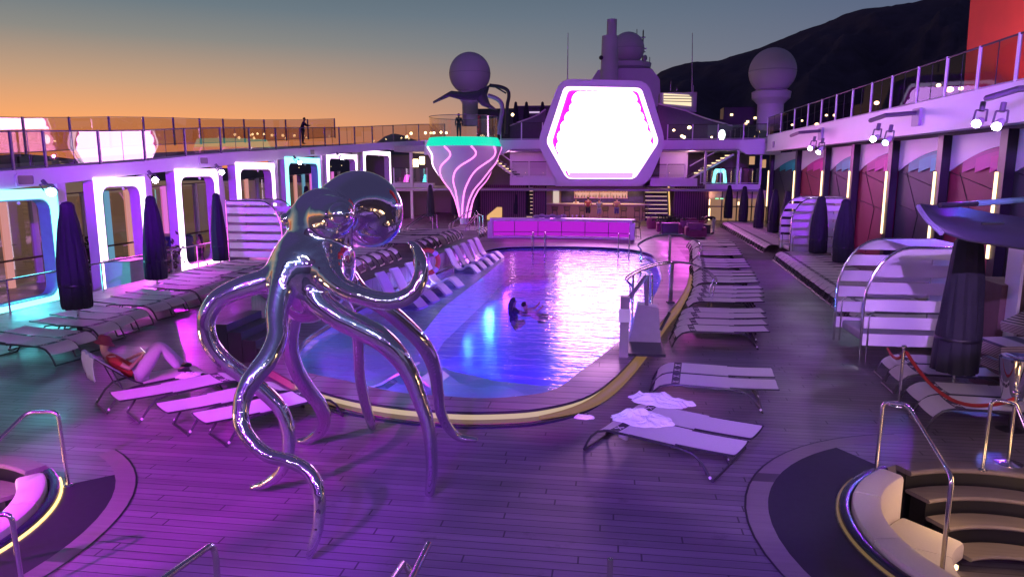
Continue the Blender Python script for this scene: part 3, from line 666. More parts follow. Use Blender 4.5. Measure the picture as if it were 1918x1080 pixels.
# stairs right (ground) with lit nosings
def stairs(px0,px1,py0,py1,Y,n,label,rail=True):
    t=thing('lit_stairs',label,'stairs',(QY(px0,py1,Y).x,Y,0))
    x0=QY(px0,py1,Y).x; x1=QY(px1,py1,Y).x; H=QY(px0,py0,Y).z+.2; a=MB(); b=MB()
    for i in range(n):
        z=H*i/n; a.box((x0,Y+i*.3,z),(x1,Y+(i+1)*.3+.02,z+H/n-.003)); b.box((x0+.05,Y+i*.3-.015,z+H/n-.05),(x1-.05,Y+i*.3-.003,z+H/n-.015))
    a.build('steps',M['black'],t); b.build('lit_nosings',E('stair_led',(1,.66,.42),1.3),t)
    if rail: MB().add([(x1+.05,Y-.1,.4),(x1+.05+.0,Y+n*.3,H+.3),(x1+.12,Y+n*.3,H+.3),(x1+.12,Y-.1,.4),(x1+.05,Y-.1,.9),(x1+.05,Y+n*.3,H+.9),(x1+.12,Y+n*.3,H+.9),(x1+.12,Y-.1,.9)],[(0,1,2,3),(4,5,6,7),(0,1,5,4),(3,2,6,7),(0,4,7,3),(1,2,6,5)]).build('lit_stringer',E('stringer_glow',(1,.6,.2),1.1),t)
stairs(1208,1252,350,404,57,9,'stairs with glowing step edges right of the bar')
stairs(985,998,350,410,57,10,'narrow lit stairs seen between the parasols and the bar',False)
# diagonal stairs upper level (escalator like, warm lights)
for nm,(xa,ya,xb,yb),lb in (('r',(1290,333,1372,287),'upper flight of warm lit stairs right of the screen'),('l',(968,330,905,283),'upper flight of warm lit stairs left of the screen')):
    t=thing('upper_stairs',lb,'stairs',(QY(xa,ya,57).x,57,2.6)); A=QY(xa,ya,57); B=QY(xb,yb,57); s=MB(); e=MB()
    for i in range(10):
        p=A.lerp(B,i/10); s.box((p.x-.35,56.6,p.z-.12),(p.x+.35,58.4,p.z)); 
        if i>1: e.box((p.x-.30,56.58,p.z-.05),(p.x+.22,56.595,p.z+.04))
    s.build('steps',M['dark'],t); e.build('lit_edges',E('stair_led2',(1,.72,.38),1.6),t)
    MB().tube([A+Vector((0,-.5,.9)),B+Vector((0,-.5,.9))],.05,6).build('handrail',M['white'],t)
    MB().tube([A+Vector((0,-.5,-.1)),B+Vector((0,-.5,-.1))],.09,6).build('stringer',M['white'],t)
# interior warm lamps + second level furniture
for i,(px,py) in enumerate(((790,300),(778,305),(840,295),(1100,300),(1430,306),(1409,300))):
    p=QY(px,py,60); MB().box((p.x-.2,60,p.z-.35),(p.x+.2,60.2,p.z+.3)).build('wall_lamp',EM['bulb'] if i<2 else EM['warmdim'],label=['warm wall lamp by the left terrace','second warm wall lamp nearer the left arches','dim wall lamp behind the vase','dim lamp behind the screen','warm lamp right end of the terrace','dim lamp left of the right terrace end'][i],cat='wall lamp')
# railings, far end
def qrail(name,label,px0,px1,pyb,pyt,Y,step,post_m=None,m='clear_glass'):
    a=QY(px0,pyb,Y); b=QY(px1,pyb,Y); h=QY(px0,pyt,Y).z-a.z; n=max(1,round((b.x-a.x)/step))
    return railing('glass_railing',label,[(a.x,Y),(b.x,Y)],[a.z,a.z],h,[(b.x-a.x)*k/n for k in range(n+1)],m=m,post_m=post_m or M['white'],topm=M['dark'],sub=False)
qrail('r','upper glass railing between the vase terrace and the screen',938,1016,262,231,54.1,1.3)
qrail('r','upper glass railing between the screen and the right deck',1250,1440,262,234,54.1,1.6)
qrail('r','middle level glass railing left of the screen',958,1024,331,303,54.1,1.3)
qrail('r','middle level glass railing right of the screen',1216,1282,334,308,54.1,1.1)
qrail('r','middle level glass railing above the warm glass front',1312,1424,344,315,55.6,1.35)
qrail('r','left terrace glass railing beside the giant vase',738,800,343,315,58.1,1.5)
# teal stool thing behind railing
p=QY(1347,343,56.5); q=MB(); q.ring([(p.x-.55,p.z),(p.x-.42,p.z+.95),(p.x-.3,p.z+1.08),(p.x+.3,p.z+1.08),(p.x+.42,p.z+.95),(p.x+.55,p.z)],[(p.x-.35,p.z),(p.x-.27,p.z+.7),(p.x-.18,p.z+.8),(p.x+.18,p.z+.8),(p.x+.27,p.z+.7),(p.x+.35,p.z)],'y',56.3,56.6)
q.build('lit_side_table',EM['cyan'],label='cyan lit arch shaped table on the middle balcony right of the screen',cat='side table')
# ---- hexagonal screen
SY=52
hs=thing('led_screen','huge hexagonal white and magenta screen in a violet lit frame above the bar','screen',(-.8,SY,3))
def hexpts(l,r=14,n=5):
    pts=[]
    m=len(l)
    for i in range(m):
        a=Vector((*l[i-1],0)); b=Vector((*l[i],0)); c=Vector((*l[(i+1)%m],0)); u=(a-b).normalized()*r; v=(c-b).normalized()*r
        for k in range(n): t=k/(n-1); q_=(b+u)*(1-t)**2+2*b*t*(1-t)+(b+v)*t*t; pts.append((q_.x,q_.y))
    return pts
def toxz(pts,Y): return [((v:=QY(x,y,Y)).x,v.z) for x,y in pts]
out=hexpts([(1050,148),(1214,152),(1247,268),(1212,348),(1046,347),(1006,268)],22)
inn=hexpts([(1057,162),(1201,165),(1234,266),(1189,335),(1062,335),(1023,266)],9)
inn2=hexpts([(1064,168),(1195,170),(1226,266),(1187,334),(1064,334),(1033,266)],8)
MB().ring(toxz(out,SY),toxz(inn,SY),'y',SY-.1,SY+1.6).build('frame',M['white'],hs)
MB().ring(toxz(inn,SY),toxz(inn2,SY),'y',SY+.25,SY+.3).build('edge_light',EM['pinkw'],hs)
MB().prism(toxz(inn2,SY),'y',SY+.45,SY+.55).build('display',EM['screenmag'],hs)
# scalloped bright field
ctr=(1128,248); scal=[]
lpts=[(1084,186),(1079,203),(1070,221),(1062,238),(1056,256),(1054,275),(1058,293),(1066,308),(1076,320)]
rpts=[(1180,186),(1186,203),(1193,221),(1200,238),(1207,256),(1209,275),(1204,293),(1193,308),(1182,320)]
q=MB(); k=0
for (x,y) in lpts+rpts+[(1086+11.5*i,184) for i in range(9)]+[(1078+13*i,318) for i in range(9)]:
    c=QY(x,y,SY); r_=13*(52/CF)
    q.add([(c.x,SY+.40-k*.0008,c.z)]+[(c.x+r_*math.cos(2*PI*j/16),SY+.40-k*.0008,c.z+r_*math.sin(2*PI*j/16)) for j in range(16)],[(0,j+1,(j+1)%16+1) for j in range(16)]); k+=1
q.add([(v:=QY(x,y,SY)).x and (QY(x,y,SY).x,SY+.37,QY(x,y,SY).z) for x,y in [(1084,182),(1180,182)]+rpts+lpts[::-1]],[tuple(range(2+len(rpts)+len(lpts)))])
q.build('bright_scallops',EM['screen'],hs,smooth=False)
q=MB(); v0=QY(1066,323,SY); v1=QY(1186,334,SY); q.box((v0.x,SY+.33,v1.z),(v1.x,SY+.36,v0.z)); q.build('lower_band',EM['screenlow'],hs)
q=MB(); QB(q,1040,334,1218,349,54.0,1.0); q.build('support_beam',M['white'],hs)
# ---- bar
bar=thing('bar_counter','long pale wood bar counter with warm lit front under the screen','bar',(-.7,58.5,0))
a=QY(1024,380,58); b=QY(1218,380,58); zc=QY(1100,382,58).z
MB().box((a.x,58,0),(b.x-.4,58.9,zc-.06)).build('counter_body',M['wood'],bar)
MB().box((a.x-.05,57.85,zc-.055),(b.x,59.0,zc+.03)).build('counter_top',mat('bar_top',(.6,.5,.42),.25),bar)
bb=thing('back_bar','dark marble back bar with shelves of bottles','back bar',(0,61,0))
q=MB(); QB(q,1052,349,1206,382,61.5,.2); q.build('marble_wall',M['marble'],bb)
q=MB(); QB(q,1024,349,1050,412,60.5,.2); q.build('side_wall',mat('tan_wall',(.30,.22,.17),.5),bb)
q=MB(); QB(q,1036,355,1047,381,60.4,.05); q.build('lit_door',E('door_glow',(.9,.7,.6),.75),bb)
q=MB()
for px in (1076,1104,1123,1144,1175): QB(q,px-.6,350,px+.6,371,61.2,.28)
for py in (360,371): QB(q,1075,py-.7,1176,py+.7,61.18,.3)
q.build('shelf_frame',mat('shelf_metal',(.35,.22,.16),.3,.6),bb)
q=MB(); QB(q,1077,351,1175,370,61.45,.03); q.build('lit_shelf_back',E('shelf_glow',(1,.50,.42),.75),bb)
rb=random.Random(3); k=0
for py in (360,371):
    x=QY(1078,py,61.3).x; xe=QY(1173,py,61.3).x; z=QY(1100,py,61.3).z+.03
    while x<xe:
        h=rb.uniform(.22,.36); q=MB().lathe([(0,z),(.045,z),(.045,z+h*.6),(.018,z+h*.75),(.018,z+h),(0,z+h)],(x,61.28),7)
        q.build('bottle',mat('bottle_%d'%(k%4),[(.12,.05,.03),(.25,.16,.12),(.03,.05,.04),(.35,.3,.3)][k%4],.2),label='bottle on the %s shelf of the back bar, %s from the left'%('upper' if py==360 else 'lower',ORD[min(k%40,48)] if k%40<49 else 'last'),cat='bottle',group='bottles behind the bar'); k+=1; x+=.125
    k=k+(40-k%40)
lamp('AREA','bar_downlight',(-.7,59.5,2.3),(1,.55,.32),420,to=(-.7,59.5,0),r=6)
# stools
def make_stool():
    t=thing('bar_stool','','bar stool')
    MB().lathe([(0,.74),(.22,.74),(.24,.78),(.20,.82),(0,.82)],n=12).build('seat',M['wicker'],t)
    b=MB()
    for k in range(9):
        a=PI*.05+PI*.9*k/8; 
        if k<8: a2=PI*.05+PI*.9*(k+1)/8; b.tube([(.25*math.cos(a),-.25*math.sin(a),1.08),(.25*math.cos(a2),-.25*math.sin(a2),1.08)],.03,5)
        b.tube([(.22*math.cos(a),-.22*math.sin(a),.8),(.25*math.cos(a),-.25*math.sin(a),1.08)],.018,4)
    b.build('backrest',M['wicker'],t)
    for sx in (-1,1):
        for sy_ in (-1,1): MB().tube([(.17*sx,.17*sy_,.75),(.23*sx,.23*sy_,0)],.018,5).build('leg',M['dark'],t)
    MB().tube([(.2,.2,.28),(-.2,.2,.28),(-.2,-.2,.28),(.2,-.2,.28),(.2,.2,.28)],.012,4).build('footrest',M['dark'],t)
    return t
stool=make_stool(); first=True
for i,px in enumerate((1039,1062,1090,1134,1168,1193,1208)):
    p=G(px,405,0); p=Vector((QY(px,405,57.2).x,57.2,0)); put(stool,first,p,0,'woven bar stool at the long bar, %s from the left'%ORD[i],'stools at the long bar'); first=False
for i,px in enumerate((978,1003,1024,1056,1085,1110,1135,1160)):
    p=QY(px,440,40.6); put(stool,False,(p.x,40.2,0),0,'woven stool behind the glowing swim up counter, %s from the left'%ORD[i],'stools behind the glowing counter')
p=G(1190,452); put(stool,False,(p.x,p.y,0),2.2,'lone woven stool at the right end of the glowing counter','stools behind the glowing counter')
# ---- pool bar counter glowing magenta
pb=thing('glowing_counter','curved white framed glass counter glowing magenta behind the pool','counter',(-2.8,38.8,0))
pts=[]
for k in range(13): px=918+(1184-918)*k/12; pts.append(px)
def cy(k): u=k/12; return 38.9-.55*math.sin(PI*min(1,u*1.0))*0-.9*(u-.45)**2*2+.0
C_=[(QY(px,430,cy(k)).x,cy(k)) for k,px in enumerate(pts)]
MB().strip(C_,1.20,1.34,.9,1).build('counter_top',mat('counter_white',(.66,.63,.66),.35),pb)
MB().strip(C_,CZ+.0,CZ+.10,.5,1).build('plinth',M['white'],pb)
for k in (0,12): x,y=C_[k]; MB().box((x-.14,y-.05,.03),(x+.14,y+.9,1.197)).build('end_panel',M['white'],pb)
q=MB()
for k in range(12):
    (x0,y0),(x1,y1)=C_[k],C_[k+1]; q.add([(x0,y0+.34,CZ+.11),(x1,y1+.34,CZ+.11),(x1,y1+.34,1.19),(x0,y0+.34,1.19)],[(0,1,2,3)])
q.build('glowing_panel',EM['barglow'],pb)
q=MB()
for k in range(0,13,2): x,y=C_[k]; q.box((x-.02,y+.27,CZ+.1),(x+.02,y+.31,1.19))
q.tube([(x,y+.24,CZ+.32) for x,y in C_],.018,5); q.build('mullions',mat('mauve_metal',(.2,.1,.2),.4),pb)
lamp('AREA','counter_glow',(-2.8,37.9,.9),(1,.12,.95),60,to=(-2.8,34,0),r=6)
for i,px in enumerate((1052,1072,1080,1091)):
    p=QY(px,408,38.9); MB().lathe([(0,1.345),(.03,1.345),(.008,1.36),(.008,1.42),(.045,1.47),(.05,1.53),(.04,1.56)],(p.x,38.95),8).build('wine_glass',mat('glassware',(.75,.6,.75),.1,noise=0),label='pale stemmed glass on the glowing counter, %s from the left'%ORD[i],cat='glass',group='glasses on the glowing counter')
q=MB(); p=QY(1030,402,39.3)
for k in range(6):
    q.sphere((p.x-.75+.3*k,39.3,1.42+.05*(k%2)),.2,8,6,(1,.8,.55))
q.build('towel_pile',mat('zebra_towels',(.35,.3,.36),.8),label='heap of striped towels on the glowing counter',cat='towels')
# ---- giant vase / terrace funnel
VY=52; vx=(QY(800,266,VY).x+QY(938,266,VY).x)/2
vt=thing('vase_terrace','giant white vase shaped tower with pink neon swirls and teal rim carrying a round terrace','tower',(vx,VY,0))
rim=(QY(938,275,VY).x-QY(800,275,VY).x)/2
def zz(py): return QY(868,py,VY).z
prof=[]
for py,hw in ((415,8.5),(405,9.5),(390,12.5),(372,17.5),(355,26),(338,41),(325,49),(312,55.5),(295,63),(282,68),(275,69)):
    prof.append((hw/69*rim,zz(py)))
VP=prof
MB().lathe([(0,-.0),(prof[0][0],0)]+[v for v in VP],(vx,VY),48).build('vase_body',M['white'],vt)
MB().lathe([(rim*.985,zz(274.8)),(rim,zz(274)),(rim*.915,zz(259)),(rim*.90,zz(258.6)),(0,zz(258.6))],(vx,VY),48).build('teal_rim',EM['teal'],vt)
def rat(z):
    for (r0,z0),(r1,z1) in zip(VP,VP[1:]):
        if z0<=z<=z1: return r0+(r1-r0)*(z-z0)/(z1-z0)
    return VP[-1][0]
for j in range(9):
    pts=[]; zA,zB=zz(407),zz(276)
    for k in range(26):
        u=k/25; z=zA+(zB-zA)*u; a=R(36*j)+ (1.15*u**1.1) - .32*math.exp(-((u-.93)/.07)**2)*0 + .22*math.sin(u*PI*1.5)
        a=R(40*j)-1.15*(1-u)**1.2+.45*math.exp(-((u-.88)/.14)**2); r_=rat(z)+.02
        pts.append((vx+r_*math.cos(a),VY+r_*math.sin(a),z))
    MB().tube(pts,.055,5).build('neon_swirl',EM['pinkw'] if j in (5,) else E('neon_pink',(1,.22,.8),2.3),vt)
# terrace on vase
MB().lathe([(rim*.9,zz(258)+.0),(rim*.9,zz(258)+1.45)],(vx,VY),40).build('glass_parapet','clear_glass',vt)
MB().lathe([(rim*.9-.02,zz(258)+1.45),(rim*.9+.03,zz(258)+1.45),(rim*.9+.03,zz(258)+1.49),(rim*.9-.02,zz(258)+1.49),(rim*.9-.02,zz(258)+1.45)],(vx,VY),40).build('parapet_rail',M['rail'],vt)
for i,(px,py) in enumerate(((813,249),(826,248),(836,249))):
    p=QY(px,py,52.5); MB().sphere(p,.09,10,6).build('globe_lamp',EM['bulb'],label='small warm globe lamp on the vase terrace, %s from the left'%ORD[i],cat='globe lamp')
# manta shaped sail canopy with purple arched legs
mc=thing('sail_canopy','manta shaped grey sail canopy on curved purple legs above the vase terrace','canopy',(vx+.5,52,zz(258)))
def q3(px,py,Y): v=QY(px,py,Y); return (v.x,v.y,v.z)
top=[(811,190,50.5),(838,174,51),(868,178,51.5),(893,176,52.3),(917,159,53)]; bot=[(811,193,50.4),(842,180,50),(868,187,50),(893,187,50.6),(912,178,52)]
mid=[(815,191,51),(845,170,53.5),(872,173,54),(895,170,54),(918,160,53.4)]
vs=[q3(*p) for p in mid]+[q3(*p) for p in top]+[q3(*p) for p in bot]; 
q=MB(); q.add(vs,[(i,i+1,6+i,5+i) for i in range(4)]+[(5+i,6+i,11+i,10+i) for i in range(4)])
q.add([q3(893,187,50.6),q3(917,159,53),q3(912,178,52),q3(918,195,51.5),q3(932,206,51),q3(918,203,51),q3(903,197,50.8)],[(0,2,1),(0,6,3,2),(6,5,4,3)])
cn=q.build('canopy',M['shade'],mc); sm=cn.modifiers.new('s','SOLIDIFY'); sm.thickness=.06
for pts,r_,mm in (([(914,179),(928,184),(938,192),(941,205),(938,225),(934,252)],.16,'leg_purple'),([(917,160),(938,163),(951,170),(953,182),(950,200),(948,250)],.13,'leg_black'),([(928,163),(948,175)],.06,'leg_black')):
    MB().tube([tuple(v) for v in cr([q3(x,y,53+.02*i) for i,(x,y) in enumerate(pts)],4)],r_,8).build('curved_leg',mat('leg_purple',(.35,.24,.4),.4) if mm=='leg_purple' else M['dark'],mc)
# ---- radomes
def radome(px,py,rpx,Y,ped,label,base_py):
    c=QY(px,py,Y); r_=rpx*c.y/CF*1.0
    k=(QY(px+rpx,py,Y).x-QY(px-rpx,py,Y).x)/2; t=thing('radome',label,'radome',(c.x,Y,QY(px,base_py,Y).z),'radomes'); zt_=c.z
    MB().sphere((c.x,Y,c.z),k,32,20).build('dome',M['radome'],t)
    MB().lathe([(k*1.003,c.z-.03),(k*1.012,c.z),(k*1.003,c.z+.03)],(c.x,Y),32).build('equator_seam',M['grey'],t)
    zb_=QY(px,base_py,Y).z
    MB().lathe([(ped*1.5*.8,c.z-k*.80),(ped*1.5,c.z-k*.88),(ped*1.45,c.z-k*1.15),(ped,c.z-k*1.4),(ped,zb_)],(c.x,Y),24).build('pedestal',M['radome'],t)
radome(880,138,38,70,.78,'grey radome on a pedestal behind the vase terrace',236)
radome(1447,134,44.5,60,1.0,'large pale radome on a thick pedestal right of the screen',245)
radome(1176,92,31,80,1.7,'dark radome partly behind the tall mast cylinder',130)
# mast tower and housing
mh=thing('mast_house','violet lit mast house behind the screen','mast house',(0,78,8))
q=MB(); q.prism(toxz([(1095,170),(1120,131),(1127,131),(1127,150),(1130,128),(1215,128),(1221,129),(1236,149),(1237,200),(1095,200)],76),'y',76,82); q.build('house_body',M['radome'],mh)
q=MB(); a=QY(1142,90,75); MB().lathe([(.0,QY(1142,68,75).z),(.80,QY(1142,68,75).z),(.84,QY(1142,110,75).z),(.92,QY(1142,160,75).z)],(a.x,75),24).build('mast_cylinder',M['radome'],mh)
MB().lathe([(0,QY(1147,37,75).z),(.5,QY(1147,37,75).z),(.5,QY(1147,69,75).z)],(QY(1146,50,75).x,75),20).build('upper_cylinder',M['radome'],mh)
p=QY(1127,110,75); MB().sphere((p.x-.05,74.4,p.z),.22,8,6).build('lamp_pod',M['dark'],mh)
am=thing('antenna_mast','lattice antenna mast with white radar bars behind the dark radome','antenna mast',(QY(1206,120,84).x,84,12))
a=QY(1208,125,84); 
MB().tube([(a.x-.3,84,a.z),(a.x-.3,84,QY(1206,58,84).z)],.08,5).build('pole',M['dark'],am)
for px0,px1,py in ((1194,1209,70),(1200,1211,91),(1198,1209,97),(1192,1214,125)): q=MB(); QB(q,px0,py-1,px1,py+1.2,83.8,.15); q.build('radar_bar',M['white'],am)
MB().sphere(QY(1208,109,83.5),.27,10,8,(1,1,1.3)).build('small_dome',M['radome'],am)
q=MB(); 
for px,py0,py1 in ((1193,55,75),(1205,56,70),(1217,107,128),(1208,115,128)): a=QY(px,py1,83.6); b=QY(px,py0,83.6); q.tube([a,b],.04,4)
q.build('whip',M['dark'],am)
for i,(px,y0,y1,Y) in enumerate(((1064,62,150,62),(1297,62,175,62),(1257,152,170,62),(1268,165,170,62),(1299,160,174,62))):
    MB().tube([QY(px-1,y1,Y),QY(px,y0,Y)],[.05,.025],5).build('whip_antenna',M['grey'],label=['thin whip antenna above the left edge of the screen','tall whip antenna above the louvered roof house','short antenna left on the louvered roof house','stub antenna on the louvered roof house','short antenna right of the tall whip'][i],cat='antenna')
# louvered roof house
lh=thing('roof_house','small dark roof house with a warm lit louver window right of the screen','roof house',(4,64,6))
q=MB(); QB(q,1236,173,1305,210,64,3); q.build('house_body',M['grey'],lh)
MB().prism(toxz([(1243,175),(1290,178),(1295,182),(1295,199),(1243,194)],63.9),'y',63.88,63.95).build('lit_louver',EM['louver'],lh)
q=MB()
for py in (179.5,184.5,189.5): a=QY(1243,py,63.8); b=QY(1296,py+1.2,63.8); q.prism([(a.x,a.z-.03),(b.x,b.z-.03),(b.x,b.z+.03),(a.x,a.z+.03)],'y',63.8,63.86)
q.build('louver_slats',M['dark'],lh)
# tent roofs
def tent(label,pts,Y0,Y1):
    q=MB(); n=len(pts); vs=[q3(x,y,Y0) for x,y in pts]+[q3(x,y+2,Y1) for x,y in pts]; q.add(vs,[(i,i+1,n+i+1,n+i) for i in range(n-1)])
    vs=[q3(x,y,Y0-.02) for x,y in pts]+[(QY(x,y,Y0).x,Y0-.02,5.9) for x,y in pts]; q.add(vs,[(i,i+1,n+i+1,n+i) for i in range(n-1)])
    o=q.build('tensile_roof',M['shade'],label=label,cat='tent roof'); s=o.modifiers.new('s','SOLIDIFY'); s.thickness=.05
    o2=MB().tube([q3(x,y,Y0-.03) for x,y in pts],.07,5).build('roof_edge',M['radome'],o)
tent('low violet tensile roof stretching right from the screen frame',[(1232,195),(1255,200),(1285,208),(1310,218),(1335,226),(1372,236)],58,64)
tent('low violet tensile roof left of the screen frame',[(955,236),(975,228),(992,222),(1010,214),(1022,205)],58,64)
db=thing('dark_deckhouse','long low dark deckhouse on the top deck left of the screen','deckhouse',(-10,70,8)); q=MB(); QB(q,893,203,1035,262,70,3); QB(q,963,198,1040,204,70,3); q.build('walls',M['dark'],db)
q=MB(); QB(q,990,209,1013,212,69.9,.05); q.build('lit_window',E('dim_window',(.8,.6,.9),.8),db)
for i,px in enumerate((966,986,1016)):
    p=QY(px,215,68); MB().lathe([(.0,p.z-1),(.28,p.z-.9),(.30,p.z),(.12,QY(px,192,68).z),(0,QY(px,190,68).z)],(p.x,68),10).build('closed_parasol',M['navy'],label='small dark closed parasol on the far roof, %s from the left'%ORD[i],cat='parasol',group='far roof parasols')
rh=thing('roof_cabin','dark roof cabin with warm windows left of the large radome','cabin',(9,66,7)); q=MB(); QB(q,1355,201,1425,235,66,2); QB(q,1300,224,1356,236,66,2); q.build('walls',M['dark'],rh)
q=MB()
for px,py in ((1368,213),(1398,226),(1412,219),(1395,230)): QB(q,px,py,px+5,py+4,65.9,.05)
q.build('lit_window',EM['warm'],rh)
for i,(px,py,s) in enumerate(((1281,257,.13),(1291,239,.15),(1352,253,.25),(1333,257,.08),(1262,244,.1),(1277,255,.12))):
    p=QY(px,py,55.5); MB().sphere(p,s,8,6,(1,1,1.6 if i==2 else .8)).build('deck_lamp',EM['cool'] if i==2 else EM['bulb'],label=['warm round lamp low behind the railing right of the screen','warm ceiling lamp behind the railing right of the screen','large cool white lamp behind the middle of the right far railing','tiny lamp left of the cool white lamp','small lamp nearest the screen frame','small lamp low beside the warm round lamp'][i],cat='lamp')
for i,(px,py) in enumerate(((797,249),(770,250),(762,256),(960,215))):
    p=QY(px,py,58); MB().sphere(p,.12,8,6).build('deck_lamp',EM['bulb'],label=['warm lamp just left of the vase terrace','warm lamp on the walkway behind the left railing','low warm lamp behind the left railing end','white lamp under the dark deckhouse'][i],cat='lamp')
# far sofas and planters right of glowing counter
def sofa_far(px0,px1,py,h,Y,label,m):
    a=QY(px0,py,Y); b=QY(px1,py,Y); t=thing('lounge_sofa',label,'sofa',((a.x+b.x)/2,Y,0)); x0,x1=a.x,b.x
    MB().prism(rrect(x0,.1,x1,.45,.08),'y',Y-.4,Y+.45).build('seat',m,t); MB().prism(rrect(x0,.1,x1,h,.12),'y',Y+.455,Y+.65).build('backrest',m,t)
    for i in range(3): x=x0+(x1-x0)*(i+.5)/3; MB().obox((x,Y+.3,.66),.2,(.42,.16,.40)).build('pillow',mat('pillow_mauve',(.35,.12,.28),.7),t)
    for x in (x0-.1,x1+.1): MB().prism(rrect(x-.1,.1,x+.1,.66,.06),'y',Y-.4,Y+.6).build('armrest',m,t)
mg=mat('maroon_fabric',(.26,.05,.13),.7)
sofa_far(1236,1268,415,.95,46,'magenta lit sofa with pillows near the stairs',mg)
sofa_far(1276,1308,420,1.0,45,'wide magenta lit sofa beside the steps handrail',mg)
sofa_far(1290,1316,428,.85,43,'small sofa nearest the rows of loungers',mg)
for i,(px,py,r_,h) in enumerate(((1222,428,.42,.75),(1312,430,.4,.6))):
    p=G(px,py); MB().lathe([(0,0),(r_*.8,0),(r_,h*.5),(r_*.9,h),(r_*.75,h),(r_*.7,h*.6),(0,h*.55)],(p.x,p.y),18).build('tub_chair',mg,label=['round maroon tub chair left of the sofas','round maroon tub chair right of the sofas'][i],cat='tub chair')
for i,(px0,px1,py,h) in enumerate(((1239,1270,440,.72),(1300,1330,437,.55),(1262,1302,400,.5))):
    a=G(px0,py); b=G(px1,py); z=0 if i<2 else 0
    MB().box((a.x,a.y,0),(b.x,a.y+1.1,h if i<2 else 1.2)).build('planter_box',M['dark'] if i<2 else M['maroon'],label=['dark planter box by the arched rail','dark cabinet beside the person bending over','tall maroon service cabinet in front of the dark slats'][i],cat='planter')
p=G(1254,440); q=MB(); rr_=random.Random(8)
for k in range(260):
    c=Vector((p.x+rr_.gauss(0,.45),p.y+.5+rr_.gauss(0,.25),.8+abs(rr_.gauss(0,.18)))); d=Vector((rr_.gauss(0,1),rr_.gauss(0,1),rr_.gauss(0,1))).normalized()*.1; e=d.orthogonal().normalized()*.05
    q.add([c-d,c+e,c+d,c-e],[(0,1,2,3)])
q.build('leafy_plant',M['foliage'],label='low leafy plant in the planter by the arched rail',cat='plant')
# upper left walkway furniture silhouettes: none visible except person (see people)
# ================================================================ SUN LOUNGERS (local x: foot end -> head end)
def make_lounger(raised=False):
    t=thing('sun_lounger','','sun lounger'); hw=.34
    side=[(0,.02),(.05,.14),(.12,.25),(.22,.34),(.38,.385),(.9,.385),(1.45,.375),(1.62,.34),(1.74,.24),(1.84,.10),(1.90,.02)]
    for s in (-1,1): MB().tube([(x,s*hw,z) for x,z in side],.019,8).build('side_frame',M['dark'],t)
    for x in (0,1.90): MB().tube([(x,-hw,.02),(x,hw,.02)],.017,6).build('ground_bar',M['dark'],t)
    MB().tube([(1.30,-hw,.36),(1.30,hw,.36)],.015,6).build('cross_bar',M['dark'],t)
    pr=[(.10,.235),(.15,.30),(.22,.352),(.30,.385),(.40,.402)]; n=len(pr)
    def sh(prof,sag=.018,w=hw-.012):
        vs=[];fs=[];k=7
        for x,z in prof:
            for j in range(k): v=-1+2*j/(k-1); vs.append((x,v*w,z-sag*(1-v*v)))
        for i in range(len(prof)-1):
            for j in range(k-1): fs.append((i*k+j,i*k+j+1,(i+1)*k+j+1,(i+1)*k+j))
        return vs,fs
    back=[(1.36,.400),(1.6,.405),(1.85,.415),(2.14,.43)] if not raised else [(1.30,.402),(1.42,.46),(1.62,.62),(1.85,.83),(1.98,.96)]
    MB().add(*sh(pr)).build('foot_sling',M['sling'],t)
    b=MB().add(*sh([(.40,.402),(.47,.404),(.54,.404)])).build('dark_band',M['stripe'],t)
    q=MB()
    for yy in (-.17,.17):
        for (a0,a1) in (((.42,yy-.05),(.52,yy+.05)),((.42,yy+.05),(.52,yy-.05))):
            q.tube([(a0[0],a0[1],.395),(a1[0],a1[1],.395)],.006,4)
    q.build('cross_mark',M['sling'],b)
    MB().add(*sh([(.54,.404),(.9,.402),(1.36,.400)] if not raised else [(.54,.404),(.9,.402),(1.30,.402)])).build('seat_sling',M['sling'],t)
    bk=MB().add(*sh(back,w=hw-.045)).build('back_sling',M['sling'],t)
    for s in (-1,1): MB().tube([(x,s*(hw-.04),z-.008) for x,z in back],.015,6).build('back_edge',M['dark'],bk)
    MB().tube([(back[-1][0],s*(hw-.04),back[-1][1]-.008-.03*(1-s*s)) for s in (-1,-.5,0,.5,1)],.013,6).build('head_bar',M['dark'],bk)
    if raised: MB().tube([(1.75,-hw+.05,.72),(1.62,-hw+.05,.37),(1.62,hw-.05,.37),(1.75,hw-.05,.72)],.012,5).build('support_stay',M['dark'],t)
    for s in (-1,1): MB().sphere((1.865,s*(hw+.012),.075),.022,8,6).build('foot_cap',M['white'],t)
    return t
LN=make_lounger(); first=[True]
def lg(x,y,rz,label,group,z=0):
    put(LN,first[0],(x,y,z),rz,label,group); first[0]=False
# right pairs beside the pool rim (near)
def pairpos(x,y,a,n,off=.70):   # first lounger centreline foot at x,y; next ones to the left of the axis
    for k in range(n): yield (x-math.sin(a)*off*k, y+math.cos(a)*off*k, a)
a=R(-27); base=(-.16,10.02)
for k,(x,y,r_) in enumerate(pairpos(*base,a,2,.70)):
    lg(x,y,r_,['near lounger of the pair holding the heaped white towels','far lounger of the pair holding the heaped white towels, toward the pool'][k],'loungers right of the pool')
a=R(-7)
for k,(x,y,r_) in enumerate(pairpos(.72,12.25,a,2,.74)):
    lg(x,y,r_,['near lounger of the empty pair behind the heaped towels','far lounger of the empty pair behind the heaped towels'][k],'loungers right of the pool')
yy=[16.35,17.07,17.85,18.57, 20.1,20.82,21.6,22.32, 23.6,24.32,25.1,25.82, 27.2,27.92,28.7,29.42, 31.2,31.95,32.8,33.55, 35.0,35.75,36.6,37.35]
fx=lambda y:interp([(16,1.38),(18.9,1.85),(22,2.45),(26.2,2.95),(30.7,3.40),(36,3.95)],y)
